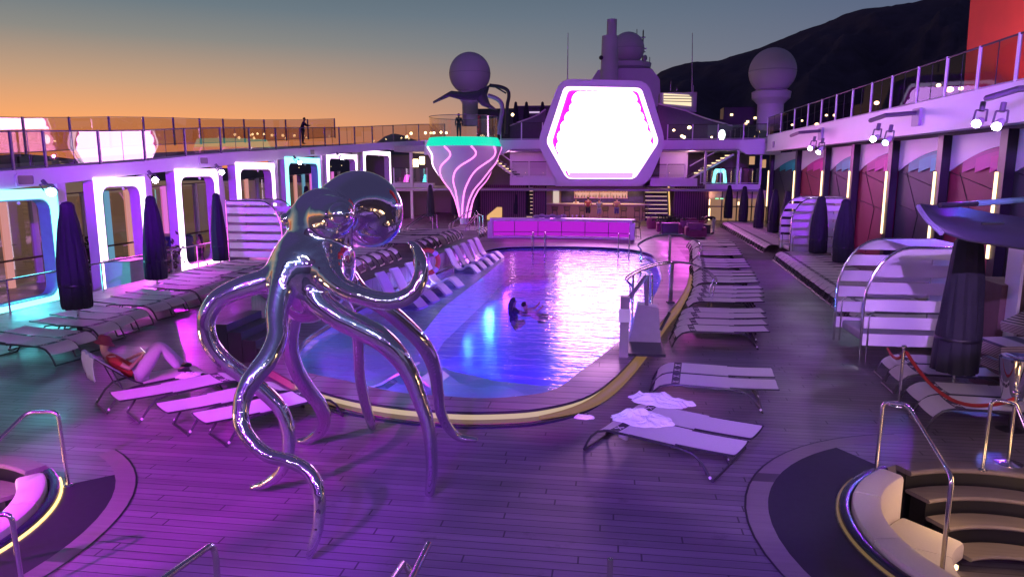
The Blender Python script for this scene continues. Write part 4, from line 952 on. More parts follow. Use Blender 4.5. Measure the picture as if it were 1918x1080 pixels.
for k,y in enumerate(yy): lg(fx(y),y,R(1.5+ (k%3-1)*.8),'sun lounger in the centre row between pool rim and right walkway, %s from the camera'%ORD[k],'centre row of loungers right of the pool')
# right wall row
fr=lambda y:interp([(10.9,5.0),(14.4,5.35),(19,6.2),(21.6,6.55),(30.4,7.1),(34.2,7.35),(51.6,7.7)],y)
k=0; y=18.3
ylist=[]
while y<32.6: ylist.append(y); y+=.74
y=36.0
while y<51.5: ylist.append(y); y+=.76
for k,y in enumerate(ylist): lg(fr(y),y,R(4+(k%4-1.5)*.7),'sun lounger in the long row along the right wall, %s from the camera'%ORD[k],'long right wall row of loungers')
for k,(x,y) in enumerate(((4.92,11.55),(5.02,12.30),(5.15,13.45),(5.28,14.20))): lg(x,y,R(-3),'lounger with dark band behind the red rope, %s from the camera'%ORD[k],'near right loungers behind the rope')
# left rows
for k in range(11):
    y=12.95+.74*k+(.35 if k>1 else 0)+(.35 if k>4 else 0)+(.3 if k>7 else 0); x=interp([(12.6,-11.15),(16,-11.85),(19,-12.1),(22,-12.5)],y)
    lg(x,y,R(180-9+(k%3)*.8),'lounger in the left row among the big closed parasols, %s from the camera'%ORD[k],'left row of loungers')
for k in range(6): lg(-12.9,22.2+.76*k,R(174),'lounger in the left row near the ribbed cabana, %s from the camera'%ORD[k],'far left loungers')
# near left pairs
dr=R(50+180)
for k,(px,py,lb,gp) in enumerate(((250,783,'empty magenta lit lounger beside the reading person',1),(338,806,'lounger left of the octopus tentacles, next to the empty magenta one',1),(408,826,'near left lounger partly behind the spiral octopus tentacle',1))):
    h=G(px,py); d=Vector((math.cos(R(51)),math.sin(R(51)),0)); f=h+d*1.9; lg(f.x,f.y,R(51+180),lb,'near left loungers')
RL=make_lounger(True); h=G(190,766); d=Vector((math.cos(R(51)),math.sin(R(51)),0)); f=h+d*1.9
RLx,RLy=f.x,f.y
RL.location=(f.x,f.y,0); RL.rotation_euler=(0,0,R(231)); RL['label']='lounger with raised back on which the person in the red hat reads'; RL['group']='near left loungers'
# platform loungers
k=0
for row,(x0,ys0,n) in enumerate(((-7.25,17.2,9),(-6.75,26.2,8))):
    for i in range(n):
        y=ys0+.78*i+(.5 if i>3 else 0); lg(interp([(17,-7.45),(19.5,-7.35),(23.7,-7.05),(27.3,-6.75),(33,-6.45)],y)-.35,y,R(180+6),'lounger on the raised pool platform, %s from the camera'%ORD[k],'loungers on the pool platform',z=.865); k+=1
for i in range(6): lg(-10.5,38.3+.8*i,R(183),'lounger behind the platform beside the giant vase, %s from the camera'%ORD[i],'loungers near the giant vase')
for i in range(6): lg(-7.6,40.6+.8*i,R(183),'lounger left of the glowing counter, %s from the camera'%ORD[i],'loungers left of the counter')
for i in range(4): lg(-11.9,32.5+.8*i,R(180),'lounger on the lower left deck behind the platform rail, %s from the camera'%ORD[i],'loungers behind the platform rail')
# promenade loungers (cyan area)
for i,(px,py) in enumerate(((30,628),(62,612))):
    p=G(px,py,-.8); lg(p.x+1,p.y,R(200),['lounger on the promenade floor in cyan light at the left edge','second promenade lounger in cyan light'][i],'promenade loungers',z=-.8)
# ================================================================ CLOSED PARASOLS
def make_parasol(h=3.25,w=.33,tw=.12,zl=.62,name='closed_parasol',cone=False):
    t=thing(name,'','parasol'); 
    MB().tube([(0,0,0),(0,0,h-.03)],.03,8).build('pole',M['steel'],t)
    MB().lathe([(0,0),(.26,0),(.26,.05),(.06,.08),(.05,.2),(0,.2)],n=16).build('base',M['dark'],t)
    def fn(a,z): 
        u=(z-zl)/(h-zl); s=a*8+.9*math.sin(u*3)
        return 1+.12*abs(math.sin(s*.5))*(1-.5*u)-.05+.05*math.sin(3*a+4*u)+.03*math.sin(17*a+6*u)
    prof=[(.03,zl+.05),(w*.90,zl),(w*.96,zl+.06),(w*.99,zl+.4),(w,zl+(h-zl)*.28),(w*.95,zl+(h-zl)*.45),(w*.84,zl+(h-zl)*.62),(w*.66,zl+(h-zl)*.8),(w*.48,zl+(h-zl)*.91),(tw*1.25,h-.10),(tw*.8,h-.03),(0,h)] if not cone else [(.03,zl+.05),(w,zl),(w*.99,zl+.1),(w*.94,zl+(h-zl)*.3),(w*.83,zl+(h-zl)*.6),(w*.68,zl+(h-zl)*.85),(w*.60,h-.12),(w*.45,h-.03),(0,h)]
    pr=[]; 
    for (a,b) in zip(prof,prof[1:]):
        for k in range(3): pr.append((a[0]+(b[0]-a[0])*k/3,a[1]+(b[1]-a[1])*k/3))
    pr.append(prof[-1])
    MB().lathe(pr,n=48,fn=fn).build('folded_canopy',M['navy'],t)
    zt_=zl+.55; MB().lathe([(w*1.03,zt_),(w*1.06,zt_+.03),(w*1.03,zt_+.06)],n=24).build('tie_strap',M['black'],t)
    return t
PU=make_parasol(); pf=True
def um(px,py,label,group,sc=1,tilt=0):
    global pf
    p=G(px,py); o=put(PU,pf,(p.x,p.y,0),random.uniform(0,6),label,group); o.scale=(sc,sc,1) ; pf=False; return o
um(150,622,'biggest near closed parasol on the left among the loungers','closed parasols on the left').scale=(1.02,1.02,1)
um(297,558,'second closed parasol from the left in front of the white arch','closed parasols on the left').scale=(.98,.98,.99)
um(415,517,'third closed parasol from the left beside the ribbed cabana','closed parasols on the left').scale=(.85,.85,.97)
PS=make_parasol(2.9,.27,.10,.45); pf2=True
for px,py,lb,g in ((577,425,'closed parasol just above the octopus head','closed parasols at the far left'),(807,417,'closed parasol left of the giant vase','closed parasols at the far left'),(852,413,'closed parasol against the left flank of the giant vase','closed parasols at the far left'),(893,413,'closed parasol against the right flank of the giant vase','closed parasols at the far left'),(967,411,'left one of the two parasols before the maroon slats','closed parasols at the far left'),(986,411,'right one of the two parasols before the maroon slats','closed parasols at the far left'),
   (1363,420,'first closed parasol of the right row, before the warm glass front','closed parasols in the right row'),(1391,427,'second closed parasol of the right row, before the glass front','closed parasols in the right row'),(1420,440,'third closed parasol of the right row','closed parasols in the right row'),(1447,449,'fourth closed parasol of the right row','closed parasols in the right row'),(1470,459,'fifth closed parasol, just left of the far cabana','closed parasols in the right row'),(1530,492,'closed parasol with teal top in front of the far cabana','closed parasols in the right row'),(1575,512,'closed parasol between the two ribbed cabanas','closed parasols in the right row'),(1622,455,'closed parasol with metal cap near the petal wall','closed parasols in the right row'),(1656,460,'closed parasol near the wall behind the near cabana','closed parasols in the right row')):
    p=G(px,py); o=put(PS,pf2,(p.x,p.y,0),random.uniform(0,6),lb,g); pf2=False
    sc=1.0+.0*px; o.scale=(1.1,1.1,1.0) if px<1500 else (1.35,1.35,1.0)
p=QX(1748,735,5.9); p=Vector((5.75,13.3,0)); 
NU=make_parasol(2.92,.34,.20,.58,cone=True); NU.location=(5.95,12.75,0); NU['label']='largest near parasol on the right, standing over the loungers behind the rope'; NU['group']='closed parasols in the right row'
# ================================================================ RIBBED CABANAS
def cabana(name,label,x0,x1,ya,yb,h,side,r=1.25,base=.0):
    # side=+1: arch (round corner) at x0 side; hoops at ya (near) and yb (far)
    t=thing('ribbed_cabana',label,'cabana',((x0+x1)/2,(ya+yb)/2,base))
    def hoop(y): 
        pts=[(x0,y,base)]
        for k in range(13): a=PI-PI/2*k/12; pts.append((x0+side*.72*(r+ r*math.cos(a)),y,base+h-r+r*math.sin(a)))
        pts.append((x1,y,base+h+.02)); pts.append((x1,y,base)); return pts
    for y in (ya,yb): MB().tube(hoop(y),.028,8).build('hoop',M['steel'],t)
    for y in (ya,yb):
        q=MB(); z=base+.32; bands=[]
        while z<base+h-.1: bands.append((z,min(z+.25,base+h-.03))); z+=.37
        for i,(z0,z1) in enumerate(bands):
            def xs(z):
                d=z-(base+h-r)
                if d<=0: return x0
                return x0+side*.72*(r-math.sqrt(max(0,r*r-d*d)))
            pts=[]
            zs=[z0+(z1-z0)*k/4 for k in range(5)]
            poly=[(xs(z_)+side*.02,z_) for z_ in zs]+[(x1-side*.02,z1),(x1-side*.02,z0)]
            q.prism(poly,'y',y-.006,y+.006)
        q.build('fabric_bands',M['cabanafab'],t)
    # roof and back
    q=MB(); 
    pts=[p_ for p_ in hoop(ya)[1:-1]]
    for k in range(12,len(pts)-1,1):
        if True: a,b=pts[k],pts[k+1]; q.add([(a[0],ya,a[2]),(b[0],ya,b[2]),(b[0],yb,b[2]),(a[0],yb,a[2])],[(0,1,2,3)])
    q.build('roof_bands',M['cabanafab'],t)
    MB().box((min(x1,x1+side*.03),ya,base),(max(x1,x1+side*.03),yb,base+h)).build('back_panel',M['cabanafab'],t)
    MB().prism(rrect(min(x0+side*.15,x1),base+.3,max(x0+side*.15,x1),base+.5,.05),'y',ya+.05,yb-.05).build('daybed_cushion',M['grey'],t)
    MB().tube([(x0+side*.12,ya-.02,base),(x0+side*.12,ya-.02,base+.95),(x0+side*.22,ya-.02,base+1.05),(x1-side*.4,ya-.02,base+1.05)],.02,6).build('side_rail',M['steel'],t)
    MB().tube([(x0+side*.12,yb-.02,base),(x0+side*.12,yb-.02,base+.95),(x0+side*.22,yb-.02,base+1.05),(x1-side*.4,yb-.02,base+1.05)],.02,6).build('side_rail',M['steel'],t)
    return t
M['cabanafab']=mat('cabana_fabric',(.80,.76,.80),.65,noise=.04,nscale=4,bump=.1)
cabana('c','near ribbed round top cabana on the right with white fabric bands',5.32,7.35,15.5,17.3,2.42,1)
cabana('c','far ribbed round top cabana on the right between rows of loungers',8.02,10.4,33.2,35.2,2.75,1,1.2)
cabana('c','ribbed round top cabana on the left by the walking woman',-13.75,-16.2,28.1,29.7,2.7,-1,1.3)
MB().box((7.8,15.2,0),(10.0,16.4,1.72)).build('folded_screen',mat('brown_cover',(.16,.09,.09),.8,noise=.15,nscale=5,bump=.2),label='brown covered cabinet right of the near cabana',cat='cabinet')
# door slab beside the cabana
MB().obox((7.9,15.0,1.25),R(78),(.9,.05,2.5)).build('cabana_door',M['cabanafab'],label='pale upright panel with gold edge behind the big near parasol',cat='panel')
# striped stacked cushions
cs=thing('cushion_pile','pile of pin striped curved lounge cushions behind the big near parasol','cushions',(8.2,13.2,0))
def stripemat():
    m=bpy.data.materials.new('pinstripe'); m.use_nodes=True; n=m.node_tree.nodes; l=m.node_tree.links; b=n['Principled BSDF']; b.inputs['Roughness'].default_value=.85
    t=n.new('ShaderNodeTexCoord'); wv=n.new('ShaderNodeTexWave'); wv.inputs['Scale'].default_value=11; wv.bands_direction='Z'; l.new(t.outputs['Object'],wv.inputs[0])
    r=n.new('ShaderNodeValToRGB'); r.color_ramp.elements[0].position=.45; r.color_ramp.elements[0].color=(.05,.035,.035,1); r.color_ramp.elements[1].position=.55; r.color_ramp.elements[1].color=(.42,.34,.30,1); l.new(wv.outputs[0],r.inputs[0]); l.new(r.outputs[0],b.inputs['Base Color'])
    MATS['pinstripe']=m; return m
stm=stripemat()
def slab(pts,w,th,c,rz,tilt=0):
    q=MB(); P=cr([(x,0,z) for x,z in pts],4); n=len(P); up=[];dn=[]
    for i,p_ in enumerate(P):
        d=(P[min(i+1,n-1)]-P[max(i-1,0)]).normalized(); nn=Vector((-d.z,0,d.x)); up.append(p_+nn*th/2); dn.append(p_-nn*th/2)
    poly=[(p_.x,p_.z) for p_ in up]+[(p_.x,p_.z) for p_ in dn[::-1]]
    q.prism(poly,'y',-w/2,w/2); m=Matrix.Translation(c)@Matrix.Rotation(rz,4,'Z')@Matrix.Rotation(tilt,4,'Y')
    q.v=[tuple(m@Vector(v)) for v in q.v]; return q
slab([(-.8,.0),(-.2,-.02),(.5,.12),(.8,.55),(.85,.9)],.9,.16,(7.6,13.2,.6),R(10)).build('cushion',stm,cs)
slab([(-.8,.0),(-.2,-.02),(.5,.12),(.8,.55),(.85,.9)],.9,.16,(7.9,13.5,.62),R(14)).build('cushion',stm,cs)
slab([(-.7,0),(0,.05),(.7,.2),(.9,.3)],1.0,.18,(8.0,13.7,1.32),R(25),R(-14)).build('cushion',stm,cs)
slab([(-.6,0),(0,.02),(.7,.0)],.8,.2,(8.6,13.6,1.15),R(30),R(-12)).build('cushion',stm,cs)
slab([(-.6,0),(0,.02),(.6,.0)],.7,.26,(9.1,13.4,.9),R(20),R(-20)).build('cushion',stm,cs)
slab([(-.6,0),(0,.02),(.6,.0)],.7,.22,(7.1,13.0,.95),R(8),R(0)).build('cushion',stm,cs)
MB().box((6.9,12.9,.0),(9.4,14.2,.44)).build('bed_frame',M['wicker'],cs)
# potted greenery at the right edge
q=MB(); rr_=random.Random(5)
for k in range(500):
    c=Vector((10.2+rr_.gauss(0,.45),14.6+rr_.gauss(0,.3),.95+rr_.gauss(0,.22))); d=Vector((rr_.gauss(0,1),rr_.gauss(0,1),rr_.gauss(0,1))).normalized()*.1; e=d.orthogonal().normalized()*.045
    q.add([c-d,c+e,c+d,c-e],[(0,1,2,3)])
pl=thing('potted_shrub','low green shrub at the right edge above the striped cushions','shrub',(10.2,14.6,0)); q.build('leaves',M['foliage'],pl); MB().lathe([(0,0),(.4,0),(.5,.7),(0,.7)],(10.2,14.6),16).build('pot',M['dark'],pl)
# big cantilever canopy corner entering from the right
cc=thing('cantilever_canopy','dark cantilever canopy with curved pointed tip reaching in from the right edge','canopy',(8,11.5,3))
def s3(px,py,Y): v=QY(px,py,Y); return (v.x,v.y,v.z)
q=MB()
U=[(1720,387,11.0),(1790,392,11.2),(1850,403,11.4),(1930,415,11.7),(2060,432,12.2)]; Lw=[(1764,436,10.2),(1810,452,10.3),(1860,460,10.5),(1930,470,10.8),(2060,490,11.4)]
Mi=[(1738,412,10.5),(1795,428,10.6),(1855,438,10.8),(1930,450,11.1),(2060,468,11.6)]
vs=[s3(*p_) for p_ in U]+[s3(*p_) for p_ in Mi]+[s3(*p_) for p_ in Lw]; q.add(vs,[(i+5*j,i+1+5*j,i+6+5*j,i+5+5*j) for j in (0,1) for i in range(4)])
o=q.build('canopy_sheet',M['shade2'] if 'shade2' in M else mat('dark_canopy',(.045,.045,.075),.5),cc); sm=o.modifiers.new('s','SOLIDIFY'); sm.thickness=.05
MB().tube([tuple(v) for v in cr([s3(1720,387,10.98),s3(1738,413,10.48),s3(1764,437,10.18)],5)],.035,6).build('curved_edge',mat('canopy_edge',(.3,.3,.45),.35),cc)
MB().tube([s3(1760,385,10.8),s3(1830,381,11)],.04,6).build('tension_cable',M['dark'],cc); MB().tube([s3(1830,381,11),s3(1920,374,11.2),s3(2020,367,11.6)],.042,8).build('tension_strut',mat('strut_blue',(.25,.5,.7),.3,.4),cc)
MB().tube([s3(1838,419,10.4),s3(1880,418,10.4)],.018,5).build('fitting',M['steel'],cc)
# ================================================================ POOL FURNITURE
def ladder(label,pts,h):   # two hoop handrails
    t=thing('pool_ladder',label,'ladder',(pts[0][0],pts[0][1],WZ),'pool ladders')
    for (x,y) in pts:
        o=[(x,y-.34,WZ-.8),(x,y-.34,CZ+h-.2)]+[(x,y-.34+.34*(1-math.cos(PI*k/8)),CZ+h-.2+.2*math.sin(PI*k/8)) for k in range(1,8)]+[(x,y+.34,CZ+h-.2),(x,y+.34,CZ-.1)]
        MB().tube(o,.022,8).build('handrail',M['steel'],t)
    for k in range(3): MB().tube([(pts[0][0],pts[0][1]-.34,WZ-.15-.25*k),(pts[1][0],pts[1][1]-.34,WZ-.15-.25*k)],.02,6).build('rung',M['steel'],t)
ladder('double hoop pool ladder at the far left end of the pool',[(-3.75,34.0),(-3.15,34.0)],.75)
ladder('double hoop pool ladder at the far right end of the pool',[(.35,33.2),(.85,33.2)],.8)
ladder('near hoop pool ladder standing in the bright reflection',[(.62,19.0),(1.12,19.1)],.95)
def archrail(label,c,rz,w=2.3):
    t=thing('arched_handrail',label,'handrail',(c[0],c[1],0),'arched handrails over the pool rim')
    m=Matrix.Translation((c[0],c[1],0))@Matrix.Rotation(rz,4,'Z')
    for s in (-.13,.13):
        pts=[(-w/2,s,CZ),(-w/2,s,CZ+.5),(-w/2-.12,s,CZ+.72),(-w*.32,s,CZ+1.02),(0,s,CZ+1.16),(w*.32,s,CZ+1.05),(w/2+.1,s,CZ+.70),(w/2+.05,s,CZ+.42),(w/2,s,0.02)]
        MB().tube([tuple(m@v) for v in cr(pts,4)],.024,8).build('arch_tube',M['steel'],t)
    q=MB(); q.obox(tuple(m@Vector((0,0,CZ+.58))),rz,(.10,.07,1.14)); q.build('center_post',M['steel'],t)
    MB().obox(tuple(m@Vector((0,0,CZ+.02))),rz,(.2,.16,.035)).build('foot_plate',M['dark'],t)
archrail('near arched handrail crossing the right pool rim steps',(1.72,20.15),R(12))
archrail('far arched handrail crossing the right pool rim steps',(2.38,29.2),R(5),2.3)
# pool lift
pl=thing('pool_lift','grey pool lift with control box standing on the right pool rim','pool lift',(.55,14.6,CZ))
MB().prism([(-.02+.45,CZ+.02),(1.12,CZ+.02),(1.05,1.08),(.62,1.15)],'y',15.1,15.5).build('counterweight_housing',mat('lift_grey',(.30,.27,.30),.5),pl)
MB().box((.22,14.0,CZ-.05),(.40,14.18,1.50)).build('mast',M['lift'] if 'lift' in M else mat('lift_grey',(.30,.27,.30),.5),pl)
MB().box((.19,13.93,1.0),(.42,13.99,1.26)).build('control_box',M['white'],pl)
MB().tube([(.31,14.1,1.36),(.75,15.1,1.75),(.8,15.2,1.1)],.05,6,sq=True).build('lift_arm',mat('lift_grey',(.30,.27,.30),.5),pl)
MB().tube([(.8,15.25,CZ),(.8,15.25,1.78)],.04,6,sq=True).build('rear_post',M['steel'],pl)
MB().box((.3,14.1,CZ+.002),(1.15,15.6,CZ+.06)).build('base_plate',M['dark'],pl)
MB().tube([(1.1,15.1,.6),(1.3,15.3,.95)],.035,6).build('lever',M['dark'],pl)
# in-pool ledge loungers
def make_ledge():
    t=thing('ledge_lounger','','ledge lounger')
    P=cr([(0,0,1.05),(.10,0,.98),(.28,0,.66),(.45,0,.34),(.66,0,.15),(.9,0,.13),(1.12,0,.28),(1.28,0,.35),(1.45,0,.27),(1.62,0,.12),(1.75,0,.0)],4); n=len(P); up=[];dn=[]
    for i,p_ in enumerate(P):
        d=(P[min(i+1,n-1)]-P[max(i-1,0)]).normalized(); nn=Vector((-d.z,0,d.x)); up.append(p_+nn*.035); dn.append(p_-nn*.035)
    q=MB().prism([(p_.x,p_.z) for p_ in up]+[(p_.x,p_.z) for p_ in dn[::-1]],'y',-.27,.27); q.build('shell',M['plastic'],t)
    MB().prism([(.38,-.1),(.5,.22),(.9,.08),(1.15,.2),(1.45,.18),(1.6,-.1)],'y',-.16,.16).build('support_keel',mat('keel_grey',(.2,.2,.26),.5),t)
    MB().tube([(0.02,-.26,1.06),(0.02,.26,1.06)],.045,8).build('headrest',M['plastic'],t)
    return t
LL=make_ledge(); f_=True; LAST=[None]
def ledl(px,py,rz,label,g,z=.10,p=None):
    global f_
    p=p or G(px,py,WZ); LAST[0]=put(LL,f_,(p.x,p.y,z),rz,label,g); f_=False
for i,(px,py) in enumerate(((838,505),(852,498),(866,492),(879,484),(890,479))):
    ledl(px,py,R(-14),'far white wave lounger in the pool edge row of five, %s from the left'%ORD[i],'far row of in pool loungers'); LAST[0].scale=(.78,.72,.80)
for i,(px,py) in enumerate(((712,566),(738,556),(766,543),(792,530))):
    ledl(px,py,R(-16),'near white wave lounger in the pool edge row of four, %s from the left'%ORD[i],'near row of in pool loungers'); LAST[0].scale=(.86,.80,.86)
for i,(px,py) in enumerate(((770,700),(800,712))):
    p=G(px,py,WZ); o=put(LL,False,(p.x,p.y,-.10),R(-8) if i else R(172),['submerged white wave lounger behind the thin rear tentacle','submerged white wave lounger nearest the pool rim corner'][i],'submerged loungers'); o.scale=(1.0,1.5,.34)
# life buoy
lb=thing('life_buoy','orange and white ring buoy hanging on the platform edge behind the curled tentacle','life buoy',(-6.9,23.6,.9))
c=G(800,490,1.35); th=MB(); pts=[(c.x+.0+.02*math.cos(2*PI*k/24),c.y+.34*math.cos(2*PI*k/24),c.z+.34*math.sin(2*PI*k/24)) for k in range(25)]
MB().tube([(c.x+.30*math.cos(2*PI*k/24),c.y+.16*math.cos(2*PI*k/24),c.z+.34*math.sin(2*PI*k/24)) for k in range(25)],.075,10).build('ring',M['orangebuoy'],lb)
for k in (3,9,15,21):
    pp=[(c.x+.30*math.cos(2*PI*(k+d)/24),c.y+.16*math.cos(2*PI*(k+d)/24),c.z+.34*math.sin(2*PI*(k+d)/24)) for d in (-.8,0,.8)]; MB().tube(pp,.08,10).build('white_band',M['white'],lb)
MB().tube([(c.x,c.y+.1,0.86),(c.x,c.y+.1,c.z+.3)],.02,6).build('stand',M['steel'],lb)
# pool signs on the pool wall
def text(name,body,size,loc,rot,m,parent=None,ext=.004):
    cu=bpy.data.curves.new(name,'FONT'); cu.body=body; cu.size=size; cu.extrude=ext; cu.align_x='CENTER'; cu.align_y='CENTER'; cu.space_line=.9
    tmp=bpy.data.objects.new('tmp',cu); COL.objects.link(tmp); dg=bpy.context.evaluated_depsgraph_get(); dg.update(); me=bpy.data.meshes.new_from_object(tmp.evaluated_get(dg)); bpy.data.objects.remove(tmp)
    o=bpy.data.objects.new(name,me); COL.objects.link(o); me.materials.clear(); me.materials.append(m); 
    o0=W.get(parent,Vector((0,0,0))) if parent else Vector((0,0,0)); o.location=Vector(loc)-o0; o.rotation_euler=rot
    if parent: o.parent=parent
    return o
sgm=mat('sign_plate',(.55,.50,.6),.5)
for (px,py,w,h,lb_,body,sz,Yr) in ((935,471,1.15,.34,'pale sign with two lines of small lettering on the far pool wall','SHALLOW WATER\nNO DIVING',.13,35.05),):
    p=QY(px,py,34.6); s=thing('pool_sign',lb_,'sign',(p.x,p.y,p.z)); MB().box((p.x-w/2,p.y-.02,p.z-h/2),(p.x+w/2,p.y,p.z+h/2)).build('plate',sgm,s); text('lettering',body,sz,(p.x,p.y-.025,p.z),(PI/2,0,0),M['rail'],s)
p=G(822,512,.6); s=thing('pool_sign','small tilted white sign on the platform side between the two rows of wave loungers','sign',(p.x,p.y,p.z))
pp=Vector((-6.55,24.2,.60)); MB().obox(pp,R(-83+0),(.62,.02,.24)).build('plate',sgm,s); text('lettering','NO DIVING',.11,pp+Vector((.014,0,0)),(PI/2,0,R(97)),M['rail'],s)
# rails on steps near platform
for i,(px,py,rz) in enumerate(((722,474,0),(1,1,1))):
    if i: break
for i,(xa,ya,xb,yb) in enumerate(((-7.1,17.0,-7.9,15.6),(-8.7,33.8,-10.2,33.8),(-6.3,33.6,-7.4,35.6),(-7.2,37.0,-8.6,37.0))):
    t=thing('step_handrail','steel step handrail on the pool platform, %s from the camera'%ORD[i],'handrail',(xa,ya,.8),'platform handrails')
    for s in (0,.9):
        MB().tube([tuple(v) for v in ((xa+s*.0,ya+s,.86),(xa,ya+s,1.75),(xa+(xb-xa)*.3,ya+(yb-ya)*.3+s,1.80),(xb,yb+s,1.1),(xb,yb+s,.1))],.022,8).build('rail_tube',M['steel'],t)
# ================================================================ SUNKEN LOUNGES
def lounge(cx,cy,side,label):
    t=thing('sunken_sofa',label,'sofa',(cx,cy,-.95))
    def A(a): return a if side>0 else 180-a
    def arc(r0,r1,z0,z1,a0,a1,name,m,n=14,bev=.05):
        # rounded block swept along an arc
        prof=rrect(min(r0,r1),z0,max(r0,r1),z1,bev,3); q=MB(); k=len(prof); vs=[];fs=[]
        for i in range(n+1):
            a=R(A(a0+(a1-a0)*i/n))
            for r_,z in prof: vs.append((cx+r_*math.cos(a),cy+r_*math.sin(a),z))
        for i in range(n):
            for j in range(k): fs.append((i*k+j,i*k+(j+1)%k,(i+1)*k+(j+1)%k,(i+1)*k+j))
        fs+=[tuple(range(k)),tuple(n*k+j for j in range(k))]
        return q.add(vs,fs).build(name,m,t)
    for a0,a1 in ((130,156),(156.6,188),(188.6,222),(222.6,258)):
        arc(1.80,2.12,-.52,.13,a0,a1,'backrest',M['cushion']); arc(1.02,1.79,-.66,-.42,a0,a1,'seat_cushion',M['cushion'])
    for a0,a1 in ((22,50),(-14,21.4),(-50,-14.6)):
        arc(1.80,2.12,-.52,.13,a0,a1,'backrest',M['cushion']); arc(1.02,1.79,-.66,-.42,a0,a1,'seat_cushion',M['cushion'])
    arc(1.15,1.75,-.94,-.67,131,257,'seat_base',M['dark'],24,.01); arc(1.15,1.75,-.94,-.67,-49,49,'seat_base',M['dark'],24,.01)
    arc(2.14,2.26,-.3,.07,124,262,'outer_shell',M['darkrim'],30,.03)
    arc(2.262,2.285,.006,.035,140 if side>0 else 132,260,'rim_light',E('shell_glow_right',(1,.60,.25),.16) if side>0 else E('shell_glow_left',(1,.62,.22),2.5),30,.003)
    arc(2.14,2.26,-.3,.07,-52,54,'outer_shell',M['darkrim'],30,.03)
    arc(1.16,1.2,-.90,-.84,120,256,'toe_light',EM['warm'],20,.005)
    # curved steps on the far side
    s=thing('curved_steps','curved wooden steps down into the %s sunken lounge'%('right' if side>0 else 'left'),'steps',(cx,cy,-.95))
    t2=t
    def arc2(r0,r1,z0,z1,a0,a1,name,m):
        prof=rrect(min(r0,r1),z0,max(r0,r1),z1,.02,2); q=MB(); k=len(prof); vs=[];fs=[]; n=18
        for i in range(n+1):
            a=R(A(a0+(a1-a0)*i/n))
            for r_,z in prof: vs.append((cx+r_*math.cos(a),cy+r_*math.sin(a),z))
        for i in range(n):
            for j in range(k): fs.append((i*k+j,i*k+(j+1)%k,(i+1)*k+(j+1)%k,(i+1)*k+j))
        fs+=[tuple(range(k)),tuple(n*k+j for j in range(k))]
        q.add(vs,fs).build(name,m,s)
    arc2(2.02,2.30,-.06,.012,62,116,'top_tread',M['deckb']); arc2(1.68,2.06,-.29,-.235,60,117,'tread',M['deckb']); arc2(1.36,1.72,-.52,-.465,60,117,'tread',M['deckb']); arc2(1.04,1.40,-.75,-.70,60,117,'tread',M['deckb'])
    arc2(2.10,2.25,-.94,-.06,62,116,'riser',M['black']); arc2(1.76,2.0,-.94,-.291,61,116,'riser',M['black']); arc2(1.42,1.64,-.94,-.521,61,116,'riser',M['black'])
    for az in (118,60): lamp('POINT','step_light',(cx+1.3*math.cos(R(A(az))),cy+1.3*math.sin(R(A(az))),-.1),(1,.6,.25),8,r=.15)
    lamp('POINT','pit_light',(cx,cy,.9),(1,.60,.26),55 if side>0 else 150,r=.3)
lounge(pcx,pcy,1,'curved ivory sofa with warm glow in the right sunken lounge'); lounge(lcx,lcy,-1,'curved ivory sofa with glowing rim in the left sunken lounge')
# handrails at the lounges
def hr(label,pts,r=.024,base=True):
    t=thing('bent_handrail',label,'handrail',tuple(pts[0]),'bent steel handrails by the lounges'); P=[Vector(p_) for p_ in pts]; out=[P[0]]
    for i in range(1,len(P)-1):
        a=(P[i-1]-P[i]); b=(P[i+1]-P[i]); d=min(.10,a.length/2,b.length/2); a=P[i]+a.normalized()*d; b=P[i]+b.normalized()*d
        for k in range(5): u=k/4; out.append(a*(1-u)**2+P[i]*2*u*(1-u)+b*u*u)
    out.append(P[-1]); MB().tube(out,r,12).build('rail_tube',M['steel'],t)
    for q_ in (P[0],P[-1]):
        if base: MB().lathe([(0,q_.z),(.06,q_.z),(.06,q_.z+.015),(.03,q_.z+.03),(0,q_.z+.03)],(q_.x,q_.y),16).build('flange',M['steel'],t)
b0=G(1640,885); d=Vector((.35,-1.0,0)).normalized()
T=lambda px,py,Y:QY(px,py,Y)
hr('steel handrail descending into the right sunken lounge, blue highlight',[b0,Vector((b0.x+.01,b0.y,1.0)),Vector((b0.x+.28,b0.y-.12,.99)),T(1783,893,7.45),Vector((T(1783,893,7.45).x+.0,7.45,-.92))])
b1=G(1840,880); hr('second steel handrail at the right lounge, toward the right edge',[b1,Vector((b1.x+.01,b1.y,1.0)),Vector((b1.x+.25,b1.y-.12,.99)),T(1965,905,7.6),Vector((T(1965,905,7.6).x,7.6,-.92))])
b2=G(128,910); hr('steel handrail at the left sunken lounge',[b2,Vector((b2.x-.03,b2.y,1.0)),Vector((b2.x-.42,b2.y-.05,.99)),T(-30,850,7.0),Vector((T(-30,850,7.0).x,7.0,-.92))])
b3=G(42,1100,.1); hr('bottom left corner steel handrail before the ivory sofa',[b3,Vector((b3.x-.02,b3.y,G(30,985,.85).z)),Vector((b3.x-.18,b3.y-.02,.84)),Vector((b3.x-.9,b3.y-.2,.5))])
def hr2(label,pA,pB,pC,zt_,Y):
    a=QY(*pA,Y); b=QY(*pB,Y); c=QY(*pC,Y-.4); hr(label,[Vector((a.x,Y,-1.5)),a,b,c+(c-b)*.8],base=False)
hr2('steel handrail end at the lower left of the picture',(404,1040),(398,1018),(325,1070),1,4.6)
hr2('small bent rail end at the bottom centre',(768,1068),(755,1052),(735,1082),1,4.6)
a=QY(803,1018,4.5); c=QY(770,1085,4.1); MB().tube([a,c+(c-a)*1.0],.024,12).build('straight_handrail',M['steel'],label='straight steel handrail bar ending at the bottom centre',cat='handrail')
